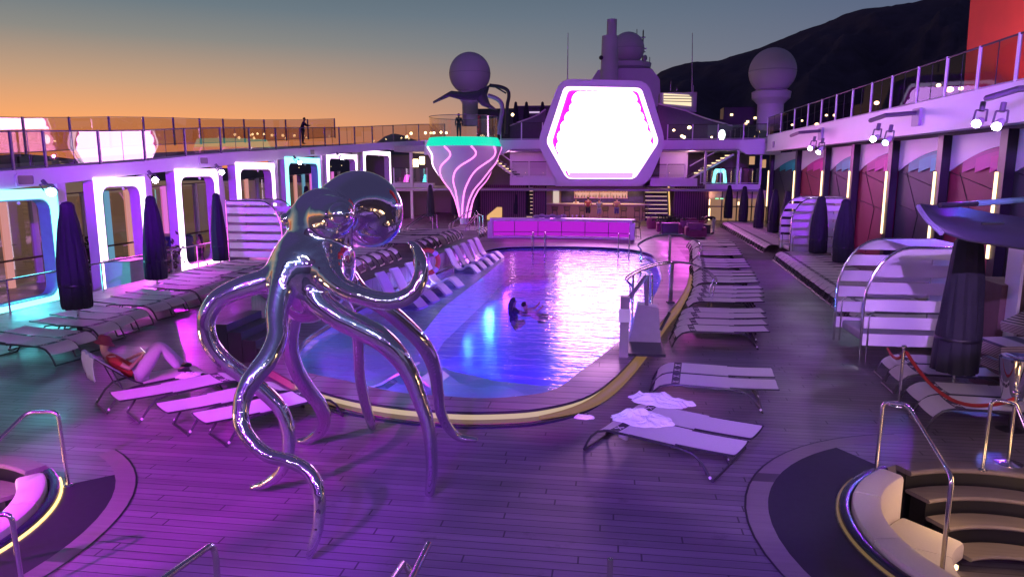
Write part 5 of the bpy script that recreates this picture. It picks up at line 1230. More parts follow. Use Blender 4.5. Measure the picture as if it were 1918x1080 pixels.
a=QY(1143,1046,4.5); MB().tube([a,(a.x,a.y,-1.2)],.02,12).build('straight_post',M['steel'],label='thin steel post tip right of centre at the bottom edge',cat='post')
# rope stanchions
def stanchion(b,label):
    t=thing('rope_stanchion',label,'stanchion',tuple(b),'polished rope stanchions')
    MB().tube([b,b+Vector((0,0,.98))],.026,10).build('pole',M['steel'],t); MB().sphere(b+Vector((0,0,1.02)),.048,12,8,(1,1,.7)).build('cap',M['steel'],t)
    MB().lathe([(0,b.z),(.18,b.z),(.175,b.z+.015),(.04,b.z+.05),(0,b.z+.05)],(b.x,b.y),28).build('base',M['steel'],t)
    MB().tube([b+Vector((0,0,.9)),b+Vector((.08,0,.92))],.018,6).build('ring',M['steel'],t)
s1=G(1683,757); s2=G(1888,868); stanchion(s1,'rope stanchion left, in front of the near cabana'); stanchion(s2,'rope stanchion right, with the round base near the right edge')
A=s1+Vector((.05,0,.93)); B=s2+Vector((-.03,0,.93)); MB().tube([A.lerp(B,k/16)-Vector((0,0,.42*math.sin(PI*k/16)**.9)) for k in range(17)],.028,8).build('red_rope',M['rope'],label='sagging red velvet rope between the two polished stanchions',cat='rope')
C=s1+Vector((.35,1.6,.6)); MB().tube([A.lerp(C,k/8)-Vector((0,0,.15*math.sin(PI*k/8))) for k in range(9)],.026,8).build('red_rope',M['rope'],label='short red rope running back from the left stanchion behind the parasol',cat='rope')
lt=thing('chrome_urn','upright shiny chrome container at the right edge behind the stanchion','container',(6.9,10.9,0)); p=QY(1905,690,11.5)
MB().lathe([(0,.45),(.16,.45),(.24,1.0),(.25,1.15),(.22,1.18),(0,1.16)],(p.x,p.y),24).build('vessel',M['chrome'],lt); MB().lathe([(0,0),(.2,0),(.03,.05),(.03,.46)],(p.x,p.y),16).build('stand',M['dark'],lt)
lamp('POINT','urn_glint',(p.x-.3,p.y-.8,1.6),(1,.6,.3),4,r=.1)
# towels
from mathutils import noise as MN
def crumple(c,rx,ry,h,seed,rz,name,label):
    n,m=84,64; vs=[];fs=[]; ca,sa=math.cos(rz),math.sin(rz)
    def rid(x,y,f,o): return 1-abs(MN.noise(Vector((x*f+o,y*f-o,seed*3.1))))*2.2
    for i in range(n):
        for j in range(m):
            u=-1+2*i/(n-1); v=-1+2*j/(m-1)
            # square to disc
            x=u*math.sqrt(max(0,1-v*v/2)); y=v*math.sqrt(max(0,1-u*u/2)); rad=math.hypot(x,y); th=math.atan2(y,x)
            k=1+.26*MN.noise(Vector((math.cos(th)*1.7,math.sin(th)*1.7,seed)))+.12*MN.noise(Vector((math.cos(th)*5,math.sin(th)*5,seed+9)))
            wx=x+.16*MN.noise(Vector((x*2,y*2,seed+1))); wy=y+.16*MN.noise(Vector((x*2,y*2,seed+5)))
            f=.62*rid(wx,wy,1.3,seed)**2+.34*abs(rid(wx,wy,2.4,seed+2))**1.5+.05*abs(rid(wx,wy,5,seed+4))
            e=max(0,1-rad**2.4); z=h*.82*(e**.7)*(.30+.70*max(0,f))*(.75+.5*MN.noise(Vector((x*1.3,y*1.3,seed+7))))+.006
            X=x*rx*k; Y_=y*ry*k; vs.append((c[0]+X*ca-Y_*sa,c[1]+X*sa+Y_*ca,c[2]+max(.004,z)))
    for i in range(n-1):
        for j in range(m-1): fs.append((i*m+j,(i+1)*m+j,(i+1)*m+j+1,i*m+j+1))
    o=MB().add(vs,fs).build(name,M['towel'],label=label,cat='towel')
    for e in o.data.edges: e.use_edge_sharp=False
    return o
p=G(1237,742,.5); crumple((p.x,p.y,.41),.50,.26,.27,2,R(-20),'crumpled_towel','crumpled white towel on the far lounger of the near right pair')
p=G(1202,775,.5); crumple((p.x,p.y,.41),.46,.30,.25,5,R(-20),'crumpled_towel','crumpled white towel hanging over the near lounger of the near right pair')
p=G(1100,782,.0); crumple((p.x-.05,p.y,.0),.17,.10,.10,7,0,'dropped_towel','small peach towel dropped on the deck at the foot of the near right pair')
a=G(1180,780,.40); q=MB(); vs=[];fs=[]
for i in range(8):
    for j in range(9):
        u=i/7; v=j/8; vs.append((a.x-.16+.36*v*(1-.45*u)+.05*math.sin(6*v),a.y-.03-.06*u-.02*math.sin(9*v),.43-.36*u*(.75+.25*math.sin(3*v+.5))))
for i in range(7):
    for j in range(8): fs.append((i*9+j,i*9+j+1,(i+1)*9+j+1,(i+1)*9+j))
o=q.add(vs,fs).build('towel_flap',M['towel'],label='corner of white towel hanging down from the near right lounger',cat='towel'); s=o.modifiers.new('s','SOLIDIFY'); s.thickness=.02
# white spa cabinet on promenade & covered table
p=G(200,548,-.8); MB().box((p.x,p.y,-.8),(p.x+1.1,p.y+1.0,.42)).build('service_cabinet',mat('cabinet_teal',(.45,.55,.58),.5),label='white service cabinet lit cyan beyond the second parasol',cat='cabinet')
MB().box((p.x-.04,p.y-.04,.42),(p.x+1.15,p.y+1.04,.48)).build('cabinet_top',M['grey'],label='grey top board lying on the cyan lit cabinet',cat='board')
q=MB(); q.prism(rrect(-23.5,-.8,-21.3,.75,.25),'y',32,33.6); q.build('covered_table',mat('blue_tarp',(.03,.04,.16),.35,noise=.4,nscale=3,bump=1),label='bulky item under a dark blue tarpaulin inside the second white arch',cat='tarpaulin')
for i,(px,py) in enumerate(((165,470),(318,478))):
    p=G(px,py+50,-.8); q=MB(); rr_=random.Random(i)
    for k in range(220):
        c=Vector((p.x+rr_.gauss(0,.3),p.y+rr_.gauss(0,.3),.2+rr_.gauss(0,.4))); d_=Vector((rr_.gauss(0,1),rr_.gauss(0,1),rr_.gauss(0,1))).normalized()*.13; e=d_.orthogonal().normalized()*.06; q.add([c-d_,c+e,c+d_,c-e],[(0,1,2,3)])
    q.build('dark_bush',M['foliage'],label=['small dark potted plant by the cyan cabinet','dark potted plant right of the second parasol'][i],cat='plant')
# left terrace dark glazed deckhouse and posts under the arches' far end
# ================================================================ MOVING HEAD LAMPS
def head(c,aim,col,power,cone,label,lensm,arm=(0,0,.35),r=.14,soft=.06,grp='stage lights'):
    t=thing('stage_light',label,'stage light',tuple(c),grp); c=Vector(c); d=(Vector(aim)-c).normalized()
    MB().tube([c-d*.18,c-d*.12,c+d*.22],[r*.6,r*.85,r],14).build('barrel',M['white'],t)
    MB().tube([c+d*.222,c+d*.235],r*.86,14).build('lens',lensm,t)
    a=Vector(arm); MB().tube([c+a,c+a*.55],.07,8).build('bracket',M['rail'],t)
    s=d.cross(Vector((0,0,1))); s=s.normalized() if s.length>.01 else Vector((1,0,0))
    for k in (-1,1): MB().tube([c+s*k*(r+.04),c+a*.6+s*k*(r+.02)],.025,6).build('yoke_arm',M['rail'],t)
    MB().tube([c+a*.6-s*(r+.02),c+a*.6+s*(r+.02)],.025,6).build('yoke_bridge',M['rail'],t)
    if power: lamp('SPOT','stage_beam',c+d*.30,col,power,to=aim,cone=cone,blend=.35,r=soft)
PUR=(.42,.0,1.0); MAG=(.95,.0,.95); BLU=(.06,.15,1.0); VIO=(.26,.0,1.0); CYA=(.1,.85,1.0); WRM=(1,.62,.35)
k_=0
for (px,py,aim,col,pw,lb,ln) in ((96,357,(-9,10,0),CYA,110,'big cyan stage light under the left walkway by the cyan arch','lensc'),(291,336,(-6,8,0),(.75,.0,1),2600,'pink stage light between the second and third arch','lens'),(415,321,(-10,18,0),PUR,500,'small stage light between the third and fourth arch','lens'),(559,303,(-6,28,0),PUR,900,'stage light hanging in the cyan edged arch','lens'),(638,295,(-2,35,0),MAG,900,'stage light hanging in the arch behind the octopus mantle','lens')):
    c=QX(px,py,-19.3); head(c,aim,col,pw,55,lb,EM[ln],arm=(-.3,0,.35),r=.17 if k_<1 else .13); k_+=1
k=0
for (px,py,aim,col,pw,ln) in ((1834,228,(-2,7,0),VIO,700,'lens'),(1872,231,(2,11,.3),BLU,500,'lens'),(1641,258,(-4,14,0),PUR,700,'lens'),(1664,262,(3,20,0),CYA,60,'lensc'),(1522,276,(-2,24,0),VIO,700,'lens'),(1537,280,(5,30,0),PUR,700,'lens')):
    c=QX(px,py,9.4); head(c,aim,col,pw,50,'right fascia moving head stage light, %s from the camera'%ORD[k],EM[ln],arm=(.1,.1,.5),r=.11); k+=1
for i,y in enumerate((18.8,26.9,38.5)):
    t=thing('light_bracket','grey truss arm carrying stage lights on the right fascia, %s from the camera'%ORD[i],'bracket',(10.4,y,5.8)); MB().tube([(10.45,y,5.95),(9.3,y-.4,5.85),(9.2,y+.8,5.75)],.08,6,sq=True).build('arm',M['rail'],t); MB().box((10.4,y-.3,5.5),(10.499,y+.3,6.1)).build('wall_plate',M['grey'],t)
# ================================================================ OCTOPUS SCULPTURE (smooth union of tapered arms)
RS=.93
def P3(px,py,Y,rp):
    v=QY(px,py,Y); d=v-O0; fw=d.x*(-math.sin(CYAW))+d.y*math.cos(CYAW); fw=fw*math.cos(CP)-d.z*math.sin(CP)
    return np.array([v.x,v.y,v.z,rp*fw/CF*(RS if rp<70 and rp!=60 else .95)])
ARMS=[
 [(585,500,7.9,46),(545,515,7.75,40),(500,525,7.65,33),(450,540,7.55,29),(408,562,7.5,25),(387,598,7.45,21),(393,640,7.45,20),(420,675,7.5,19),(457,703,7.6,18),(495,733,7.7,17),(525,765,7.75,15),(540,805,7.75,14),(539,850,7.75,13),(527,882,7.75,11.5),(503,903,7.76,10),(472,913,7.8,6.5)],
 [(560,490,7.7,44),(530,535,7.5,34),(519,585,7.35,29),(519,630,7.2,25),(502,671,7.05,26),(473,709,6.9,25),(454,748,6.8,20),(452,790,6.72,17),(470,825,6.66,16),(502,852,6.62,15),(540,862,6.6,14.5),(575,880,6.56,14),(595,912,6.5,13.5),(599,952,6.45,12.5),(594,995,6.4,11.5),(585,1025,6.38,10),(578,1044,6.4,7)],
 [(600,480,7.8,46),(625,525,7.5,32),(660,548,7.4,25),(708,562,7.35,22),(745,562,7.35,20),(774,546,7.4,19),(788,518,7.45,17),(788,489,7.5,13.5),(780,467,7.55,10),(768,455,7.55,6.5)],
 [(590,505,7.8,44),(592,555,7.6,36),(630,590,7.55,33),(672,612,7.55,33),(710,632,7.55,31),(743,662,7.6,26),(766,697,7.65,21),(783,739,7.7,17.5),(798,782,7.75,15),(806,824,7.8,13.5),(809,872,7.9,12.5),(806,910,7.96,11.5),(804,928,7.98,10)],
 [(620,500,8.3,40),(670,545,8.4,26),(715,572,8.5,20),(758,608,8.7,19),(795,648,8.9,18),(814,690,9.15,15),(820,731,9.35,12.5),(826,773,9.5,11),(845,807,9.7,9.5),(868,822,9.78,8),(892,827,9.82,5)],
 [(600,510,8.3,36),(640,570,8.8,20),(668,620,9.2,14),(672,660,9.4,12),(674,700,9.6,11.5),(681,740,9.8,11),(690,775,9.95,10),(698,802,10.05,8)],
 [(585,515,8.1,42),(560,565,8.2,24),(545,615,8.3,20),(544,655,8.4,18.5),(556,695,8.55,17.5),(578,730,8.75,17),(598,757,8.95,15.5),(608,785,9.15,13),(600,808,9.28,11),(580,822,9.35,9),(560,831,9.38,6)]]
BODY=[[(604,410,8.05,60),(602,435,8.0,62),(598,465,7.98,66),(590,492,7.98,79),(580,515,7.98,82),(577,530,7.98,74),(575,548,8.0,60)],
      [(612,402,8.2,44),(640,382,8.5,50),(668,378,8.8,62),(688,390,9.0,69),(696,405,9.0,62)],
      [(630,403,7.70,38),(618,404,7.80,42)],
      [(541,410,7.95,12),(556,412,7.98,24)]]
def dens(ch,n):
    a=np.array([P3(p[0],p[1],p[2],(14+(p[3]-14)*.58 if (ch in ARMS and 14<p[3]<38) else p[3])) for p in ch]); m=len(a); out=[]
    for i in range(m-1):
        p0=a[max(i-1,0)]; p1=a[i]; p2=a[i+1]; p3=a[min(i+2,m-1)]
        for k in range(n):
            t=k/n; out.append(.5*((2*p1)+(p2-p0)*t+(2*p0-5*p1+4*p2-p3)*t*t+(3*p1-p0-3*p2+p3)*t**3))
    out.append(a[-1]); return np.array(out)
chains=[dens(c,5) for c in ARMS]+[dens(c,5) for c in BODY]
for c in chains[:7]:      # keep tips on the deck
    c[:,2]=np.maximum(c[:,2],c[:,3]*.95+.0) if True else c[:,2]
KS=[.045]*7+[.05,.05,.03,.03]
def seg(P,a,b):
    pa=P-a[:3]; ba=b[:3]-a[:3]; h=np.clip((pa@ba)/max(1e-9,ba@ba),0,1)
    return np.linalg.norm(pa-h[...,None]*ba,axis=-1)-(a[3]+(b[3]-a[3])*h)
def sdf(P):
    D=[]
    for c in chains:
        d=np.full(len(P),9.)
        for i in range(len(c)-1): d=np.minimum(d,seg(P,c[i],c[i+1]))
        D.append(d)
    D=np.array(D); k=.032; m=D.min(0); return m-k*np.log(np.exp(-(D-m)/k).sum(0))
allp=np.vstack(chains); lo=allp[:,:3].min(0)-.75; hi=allp[:,:3].max(0)+.75; h=.036
nx,ny,nz=[int(v) for v in np.ceil((hi-lo)/h)]
gx=lo[0]+h*np.arange(nx); gy=lo[1]+h*np.arange(ny); gz=lo[2]+h*np.arange(nz)
FD=[]
for c in chains:
    F_=np.full((nx,ny,nz),1.,np.float32)
    for i in range(len(c)-1):
        a,b=c[i],c[i+1]; r_=max(a[3],b[3])+.16; l0=np.minimum(a[:3],b[:3])-r_; h0=np.maximum(a[:3],b[:3])+r_
        i0=np.clip(((l0-lo)/h).astype(int),0,None); i1=np.minimum(((h0-lo)/h).astype(int)+2,[nx,ny,nz])
        X,Y_,Z=np.meshgrid(gx[i0[0]:i1[0]],gy[i0[1]:i1[1]],gz[i0[2]:i1[2]],indexing='ij'); P=np.stack([X,Y_,Z],-1)
        s_=F_[i0[0]:i1[0],i0[1]:i1[1],i0[2]:i1[2]]; np.minimum(s_,seg(P,a,b),out=s_)
    FD.append(F_)
k_=.032; m_=np.minimum.reduce(FD); acc=np.zeros_like(m_)
for F_ in FD: acc+=np.exp(-(F_-m_)/k_)
V=m_-k_*np.log(acc); del FD,acc
# surface nets
ins=V<0
c8=[V[dx:nx-1+dx,dy:ny-1+dy,dz:nz-1+dz] for dx in (0,1) for dy in (0,1) for dz in (0,1)]
cnt=sum((c<0).astype(int) for c in c8); cells=np.argwhere((cnt>0)&(cnt<8))
idx=-np.ones((nx-1,ny-1,nz-1),int); idx[tuple(cells.T)]=np.arange(len(cells))
acc=np.zeros((len(cells),3)); wn=np.zeros(len(cells)); corners=[(dx,dy,dz) for dx in (0,1) for dy in (0,1) for dz in (0,1)]
cv=[c[tuple(cells.T)] for c in c8]
for i in range(8):
    for j in range(i+1,8):
        d=np.abs(np.array(corners[i])-np.array(corners[j]))
        if d.sum()!=1: continue
        a,b=cv[i],cv[j]; m=(a<0)!=(b<0); t=np.where(m,a/(a-b+1e-12),0)[:,None]
        p=np.array(corners[i])+t*(np.array(corners[j])-np.array(corners[i])); acc+=p*m[:,None]; wn+=m
vert=(cells+acc/wn[:,None])*h+lo
faces=[]
for ax in range(3):
    o1,o2=[(1,2),(0,2),(0,1)][ax]
    sl=[slice(None)]*3; sl2=[slice(None)]*3; sl[ax]=slice(0,-1); sl2[ax]=slice(1,None)
    A_=ins[tuple(sl)]; B_=ins[tuple(sl2)]; ed=np.argwhere(A_!=B_)
    for e in ed:
        e=list(e)
        if e[o1]<1 or e[o2]<1 or e[o1]>=V.shape[o1]-1 or e[o2]>=V.shape[o2]-1: continue
        q_=[]
        for (u,v) in ((0,0),(-1,0),(-1,-1),(0,-1)): ee=list(e); ee[o1]+=u; ee[o2]+=v; q_.append(int(idx[tuple(ee)]))
        fl=bool(ins[tuple(e)]) ^ (ax==1)
        faces.append(tuple(q_ if fl else q_[::-1]))
vert=vert.astype(float)
for it in range(3):
    e=.004; d0=sdf(vert); g=np.stack([(sdf(vert+np.eye(3)[i]*e)-d0)/e for i in range(3)],1); g/=np.maximum(1e-6,np.linalg.norm(g,axis=1))[:,None]; vert=vert-g*np.clip(d0,-.03,.03)[:,None]
octo=MB(); octo.v=[tuple(v) for v in vert]; octo.f=faces
center=(float(allp[:,0].mean()),float(allp[:,1].mean()),0)
oc=thing('octopus_sculpture','giant mirror polished octopus sculpture standing on its tentacles on the deck','sculpture',(-3.1,8.2,0))
ob=octo.build('octopus_body',M['chrome'],oc,smooth=True)
bm=bmesh.new(); bm.from_mesh(ob.data); bmesh.ops.recalc_face_normals(bm,faces=bm.faces); 
for e in bm.edges: e.smooth=True
bm.to_mesh(ob.data); bm.free()
sb=ob.modifiers.new('sub','SUBSURF'); sb.levels=1; sb.render_levels=2
e1=P3(637,401,7.47,24); MB().sphere(e1[:3],e1[3],32,20).build('eye',M['chrome'],oc)
e2=P3(536,410,7.9,12); MB().sphere(e2[:3],e2[3],28,16).build('eye',M['chrome'],oc)
# eyelids: half rings over the eyes
def lid(c,r_,a0,a1,t):
    c=Vector(c); pts=[]
    f=(O0-c).normalized(); rt=f.cross(Vector((0,0,1))).normalized(); up=rt.cross(f)
    for k in range(20): a=R(a0+(a1-a0)*k/19); pts.append(c+f*r_*.35+(rt*-math.cos(a)+up*math.sin(a))*r_*.98)
    return MB().tube(pts,[t*(.35+.65*math.sin(PI*k/19)) for k in range(20)],12)
# ================================================================ PEOPLE
STAND=dict(pel=(0,0,.95),spine=(0,0,1.12),chest=(0,.01,1.30),neck=(0,0,1.47),head=(0,.01,1.60),crown=(0,.01,1.70),
 hl=(-.09,0,.92),kl=(-.10,.02,.50),al=(-.10,-.02,.09),tl=(-.11,.14,.03),hr=(.09,0,.92),kr=(.10,.02,.50),ar=(.10,-.02,.09),tr=(.11,.14,.03),
 sl=(-.18,0,1.40),el=(-.24,-.01,1.12),wl=(-.25,.06,.88),ml=(-.25,.09,.80),sr=(.18,0,1.40),er=(.24,-.01,1.12),wr=(.25,.06,.88),mr=(.25,.09,.80))
RAD=dict(pel=.125,spine=.115,chest=.13,neck=.052,head=.085,crown=.06,hl=.085,kl=.055,al=.038,tl=.03,hr=.085,kr=.055,ar=.038,tr=.03,sl=.055,el=.04,wl=.027,ml=.032,sr=.055,er=.04,wr=.027,mr=.032)
BON=[('pel','spine'),('spine','chest'),('chest','neck'),('neck','head'),('head','crown'),('pel','hl'),('hl','kl'),('kl','al'),('al','tl'),('pel','hr'),('hr','kr'),('kr','ar'),('ar','tr'),('chest','sl'),('sl','el'),('el','wl'),('wl','ml'),('chest','sr'),('sr','er'),('er','wr'),('wr','mr')]
def skinmesh(name,J,bones,rad,m,parent,root,fingers=False,sub=2):
    J=dict(J); rad=dict(rad); bones=list(bones)
    if fingers:
        for s in ('l','r'):
            a=Vector(J['w'+s]); b=Vector(J['m'+s]); d=(b-a).normalized(); up=Vector((0,0,1)) if abs(d.z)<.8 else Vector((0,1,0)); sd=d.cross(up).normalized(); pn=d.cross(sd)
            for k,(o,l) in enumerate(((-.03,.065),(-.011,.08),(.009,.076),(.027,.06))):
                n1='f%s%da'%(s,k); n2='f%s%db'%(s,k); J[n1]=tuple(b+sd*o+d*.035); J[n2]=tuple(b+sd*o*1.1+d*(.035+l*.6)+pn*.02); rad[n1]=.010; rad[n2]=.008; bones+=[('m'+s,n1),(n1,n2)]
            J['t'+s+'1']=tuple(a+(b-a)*.35+sd*.045); J['t'+s+'2']=tuple(a+(b-a)*.9+sd*.062); rad['t'+s+'1']=.013; rad['t'+s+'2']=.009; bones+=[('w'+s,'t'+s+'1'),('t'+s+'1','t'+s+'2')]
    names=[]; 
    for a,b in bones:
        for q in (a,b):
            if q not in names: names.append(q)
    me=bpy.data.meshes.new(name); me.from_pydata([J[n] for n in names],[(names.index(a),names.index(b)) for a,b in bones],[])
    tmp=bpy.data.objects.new('tmp',me); COL.objects.link(tmp); sk=tmp.modifiers.new('s','SKIN'); sk.use_smooth_shade=True
    for i,n in enumerate(names):
        me.skin_vertices[0].data[i].radius=(rad[n],rad[n]); me.skin_vertices[0].data[i].use_root=(n==root)
    s=tmp.modifiers.new('u','SUBSURF'); s.levels=sub; s.render_levels=sub
    dg=bpy.context.evaluated_depsgraph_get(); dg.update(); m2=bpy.data.meshes.new_from_object(tmp.evaluated_get(dg)); bpy.data.objects.remove(tmp)
    for p in m2.polygons: p.use_smooth=True
    o=bpy.data.objects.new(name,m2); COL.objects.link(o); m2.materials.clear(); m2.materials.append(m); o.parent=parent; W[o]=Vector((0,0,0)); return o
def person(label,loc,rz,pose=None,h=1.72,skin='skin',shirt=None,trousers=None,long_sleeve=False,shorts=False,hair='short',fingers=False,group=None,lie=None,hat=None,loose=1.22):
    t=thing('person',label,'person',loc,group); t.rotation_euler=(0,0,rz); W[t]=Vector((0,0,0)); sc=h/1.72; t.scale=(sc,sc,sc)
    J=dict(STAND); J.update(pose or {}); skinmesh('body',J,BON,RAD,M[skin] if isinstance(skin,str) else skin,t,'pel',fingers)
    hd=Vector(J['head']); cr_=Vector(J['crown']); up=(cr_-hd).normalized()
    fw=Vector(J.get('face',(0,1,0))).normalized(); sd=fw.cross(up).normalized()
    # face: nose, eyes, mouth, ears
    MB().tube([hd+fw*.078+up*.02,hd+fw*.10-up*.012,hd+fw*.08-up*.02],[.006,.013,.008],6).build('nose',M[skin],t)
    for s in (-1,1):
        MB().sphere(hd+fw*.077+sd*s*.032+up*.022,.010,8,6).build('eye',M['hair'],t); MB().sphere(hd+sd*s*.086,.018,8,6,(.6,1,1.3)).build('ear',M[skin],t)
    MB().tube([hd+fw*.080-up*.045-sd*.02,hd+fw*.086-up*.047,hd+fw*.080-up*.045+sd*.02],.005,5).build('mouth',mat('lips',(.3,.09,.08),.5),t)
    hv=MB().sphere((0,0,0),.098,16,10,(1,1.05,1.0)); c=hd+up*.045-fw*.018; hv.v=[tuple(Vector(v)+c) for v in hv.v]
    hv.v=[tuple(Vector(v)+fw*(-max(0,(Vector(v)-c).dot(fw)-.055))+up*max(0,-(Vector(v)-c).dot(up)-.045)*.7) for v in hv.v]; hv.build('hair',M['hair'],t)
    if hair=='long':
        nk=Vector(J['neck']); MB().tube([hd+up*.04-fw*.05,hd-fw*.085-up*.06,nk-fw*.09-up*.02,nk-fw*.085-up*.22,nk-fw*.07-up*.36],[.07,.085,.08,.07,.02],12).build('long_hair',M['hair'],t)
    if shirt:
        r2={k:v*1.14+.008 for k,v in RAD.items()}; b=[('pel','spine'),('spine','chest'),('chest','sl'),('sl','el'),('chest','sr'),('sr','er')]+([('el','wl'),('er','wr')] if long_sleeve else [])
        JJ=dict(J)
        if not long_sleeve:
            for s in 'lr': JJ['e'+s]=tuple(Vector(J['s'+s]).lerp(Vector(J['e'+s]),.62))
        skinmesh('shirt',JJ,b,r2,shirt,t,'pel')
    if trousers:
        r2={k:v*loose+.012 for k,v in RAD.items()}; JJ=dict(J)
        b=[('pel','hl'),('hl','kl'),('pel','hr'),('hr','kr')]+([] if shorts else [('kl','al'),('kr','ar')])
        if shorts: r2['kl']=r2['kr']=.085
        r2['pel']=.14; skinmesh('shorts' if shorts else 'trousers',JJ,b,r2,trousers,t,'pel')
    if hat:
        m=Matrix((sd,fw,up)).transposed().to_4x4(); m.translation=hd+up*.05
        q=MB().lathe([(0,.105),(.07,.10),(.105,.06),(.112,.01),(.165,-.045),(.168,-.052),(.108,-.0),(.10,.05),(0,.09)],n=24); q.v=[tuple(m@Vector(v)) for v in q.v]; q.build('bucket_hat',hat,t)
    if not shorts and trousers:
        for s in 'lr':
            a=Vector(J['a'+s]); b=Vector(J['t'+s]); MB().tube([a-(b-a)*.15-Vector((0,0,.03)),(a+b)/2-Vector((0,0,.01)),b],[.042,.045,.03],8).build('shoe',M['dark'],t)
    return t
col=lambda n,c:mat(n,c,.8,bump=.2,nscale=30)
# reader on the lounger (local +Y of the person points to the foot end)
ra_=R(51)
rp=lambda lx,lz,ly=0:(ly,lx,lz)   # helper: forward along body
px_,py_=RLx+1.30*math.cos(ra_+PI),RLy+1.30*math.sin(ra_+PI)
RP=dict(pel=(0,.06,.53),spine=(0,-.10,.62),chest=(0,-.27,.80),neck=(0,-.40,.97),head=(0,-.38,1.11),crown=(0,-.36,1.22),face=(0,1,-.35),
 hl=(-.10,.10,.53),kl=(-.13,.50,.93),al=(-.12,.86,.50),tl=(-.12,1.02,.46),hr=(.10,.10,.53),kr=(.10,.46,.98),ar=(.13,.74,.50),tr=(.13,.90,.46),
 sl=(-.18,-.33,.88),el=(-.25,-.12,.68),wl=(-.10,.10,.80),ml=(-.05,.17,.84),sr=(.18,-.33,.88),er=(.26,-.10,.68),wr=(.10,.10,.78),mr=(.06,.17,.83))
# foot direction from pelvis = +51deg -> person's +Y must map to that heading
rd=person('reclining person in dark red bucket hat, red top and loose lilac trousers, reading a phone',(RLx+1.38*math.cos(ra_+PI),RLy+1.38*math.sin(ra_+PI),0),ra_-PI/2,RP,1.72,'skin',col('red_top',(.42,.04,.03)),col('lilac_trousers',(.42,.33,.46)),fingers=True,hat=col('maroon_hat',(.16,.02,.04)),loose=1.75)
ph=MB().prism(rrect(-.038,-.075,.038,.075,.01,3),'y',-.004,.004); m=Matrix.Translation(Vector((0,.21,.90)))@Matrix.Rotation(R(35),4,'X'); ph.v=[tuple(m@Vector(v)) for v in ph.v]
phn=thing('smartphone','white lit smartphone held by the reading person','phone',rd.location); phn.rotation_euler=(0,0,ra_-PI/2); W[phn]=Vector((0,0,0)); ph.build('phone_body',M['white'],phn)
q=MB().prism(rrect(-.034,-.070,.034,.070,.008,3),'y',-.0062,-.0045); q.v=[tuple(m@Vector(v)) for v in q.v]; q.build('screen',EM['phone'],phn)
# towel over the lounger back
m=Matrix.Translation((RLx,RLy,0))@Matrix.Rotation(R(231),4,'Z'); q=MB(); vs=[];fs=[]
prt=[(1.60,.635),(1.85,.86),(1.99,.99),(2.03,.98),(2.04,.85),(2.03,.70),(2.02,.60)]
for i,(x,z) in enumerate(prt):
    for j in range(15): v=-1+2*j/14; vs.append(tuple(m@Vector((x+.012*math.sin(9*v+i)*(i>2),v*.36,z+.012*math.sin(6*v)-(.06*(1-v*v) if i>4 else 0)))))
for i in range(len(prt)-1):
    for j in range(14): fs.append((i*15+j,i*15+j+1,(i+1)*15+j+1,(i+1)*15+j))
o=q.add(vs,fs).build('draped_towel',col('blue_towel',(.50,.52,.66)),label='pale blue towel draped over the raised lounger back behind the reader',cat='towel'); s=o.modifiers.new('s','SOLIDIFY'); s.thickness=.012
p=G(352,700,.45); crumple((p.x,p.y,.41),.22,.15,.10,11,R(50),'folded_garment','bluish garment bunched on the lounger beyond the reader\'s feet')
# woman walking on the promenade
w1=G(378,501,-.8); person('long haired woman in pink top and dark trousers walking past the third white arch',(w1.x,w1.y,-.8),R(95),dict(kl=(-.09,.14,.50),al=(-.08,.18,.10),tl=(-.09,.33,.06),kr=(.09,-.02,.50),ar=(.10,-.28,.12),tr=(.10,-.17,.02),el=(-.23,.04,1.13),wl=(-.14,.24,1.22),ml=(-.10,.30,1.28),er=(.24,-.12,1.14),wr=(.27,-.08,.92),mr=(.27,-.05,.84)),1.66,'skin',col('pink_top',(.45,.22,.22)),col('black_trousers',(.02,.02,.03)),hair='long',fingers=True)
w2=G(437,497,-.8); person('waiter in white sleeves half hidden by the third parasol',(w2.x,w2.y,-.8),R(120),None,1.75,'skin',col('white_shirt',(.6,.6,.6)),col('black_trousers',(.02,.02,.03)),long_sleeve=True)
# swimmers
p=G(962,582,WZ); person('swimmer with wet dark hair standing shoulder deep and carrying the other bather',(p.x,p.y,-1.12),R(-70),dict(kl=(-.1,.36,1.02),al=(-.1,.06,.84),tl=(-.1,.0,.80),kr=(.1,.34,1.0),ar=(.1,.06,.82),tr=(.1,.0,.78),el=(-.20,.22,1.28),wl=(-.12,.42,1.22),ml=(-.10,.50,1.22),er=(.22,.2,1.25),wr=(.12,.42,1.2),mr=(.10,.50,1.20)),1.62,'darkskin',col('dark_swimwear',(.015,.015,.02)),hair='long')
p=G(988,580,WZ); person('bather lying back in the water with raised arms beside the dark haired swimmer',(p.x-.05,p.y+.1,-.86),R(-80),dict(pel=(0,.45,.86),spine=(0,.30,.92),chest=(0,.12,1.0),neck=(0,-.02,1.13),head=(0,-.04,1.25),crown=(0,-.05,1.34),hl=(-.1,.5,.84),hr=(.1,.5,.84),kl=(-.12,.75,.90),kr=(.12,.75,.88),al=(-.1,1.1,.7),ar=(.1,1.1,.7),tl=(-.1,1.2,.7),tr=(.1,1.2,.7),sl=(-.17,.04,1.10),sr=(.17,.04,1.10),el=(-.2,.28,1.12),wl=(-.14,.42,1.28),ml=(-.12,.45,1.36),er=(.2,.32,1.08),wr=(.2,.50,1.24),mr=(.2,.54,1.32)),1.5,'skin',None,col('swim_trunks',(.02,.03,.05)),shorts=True)
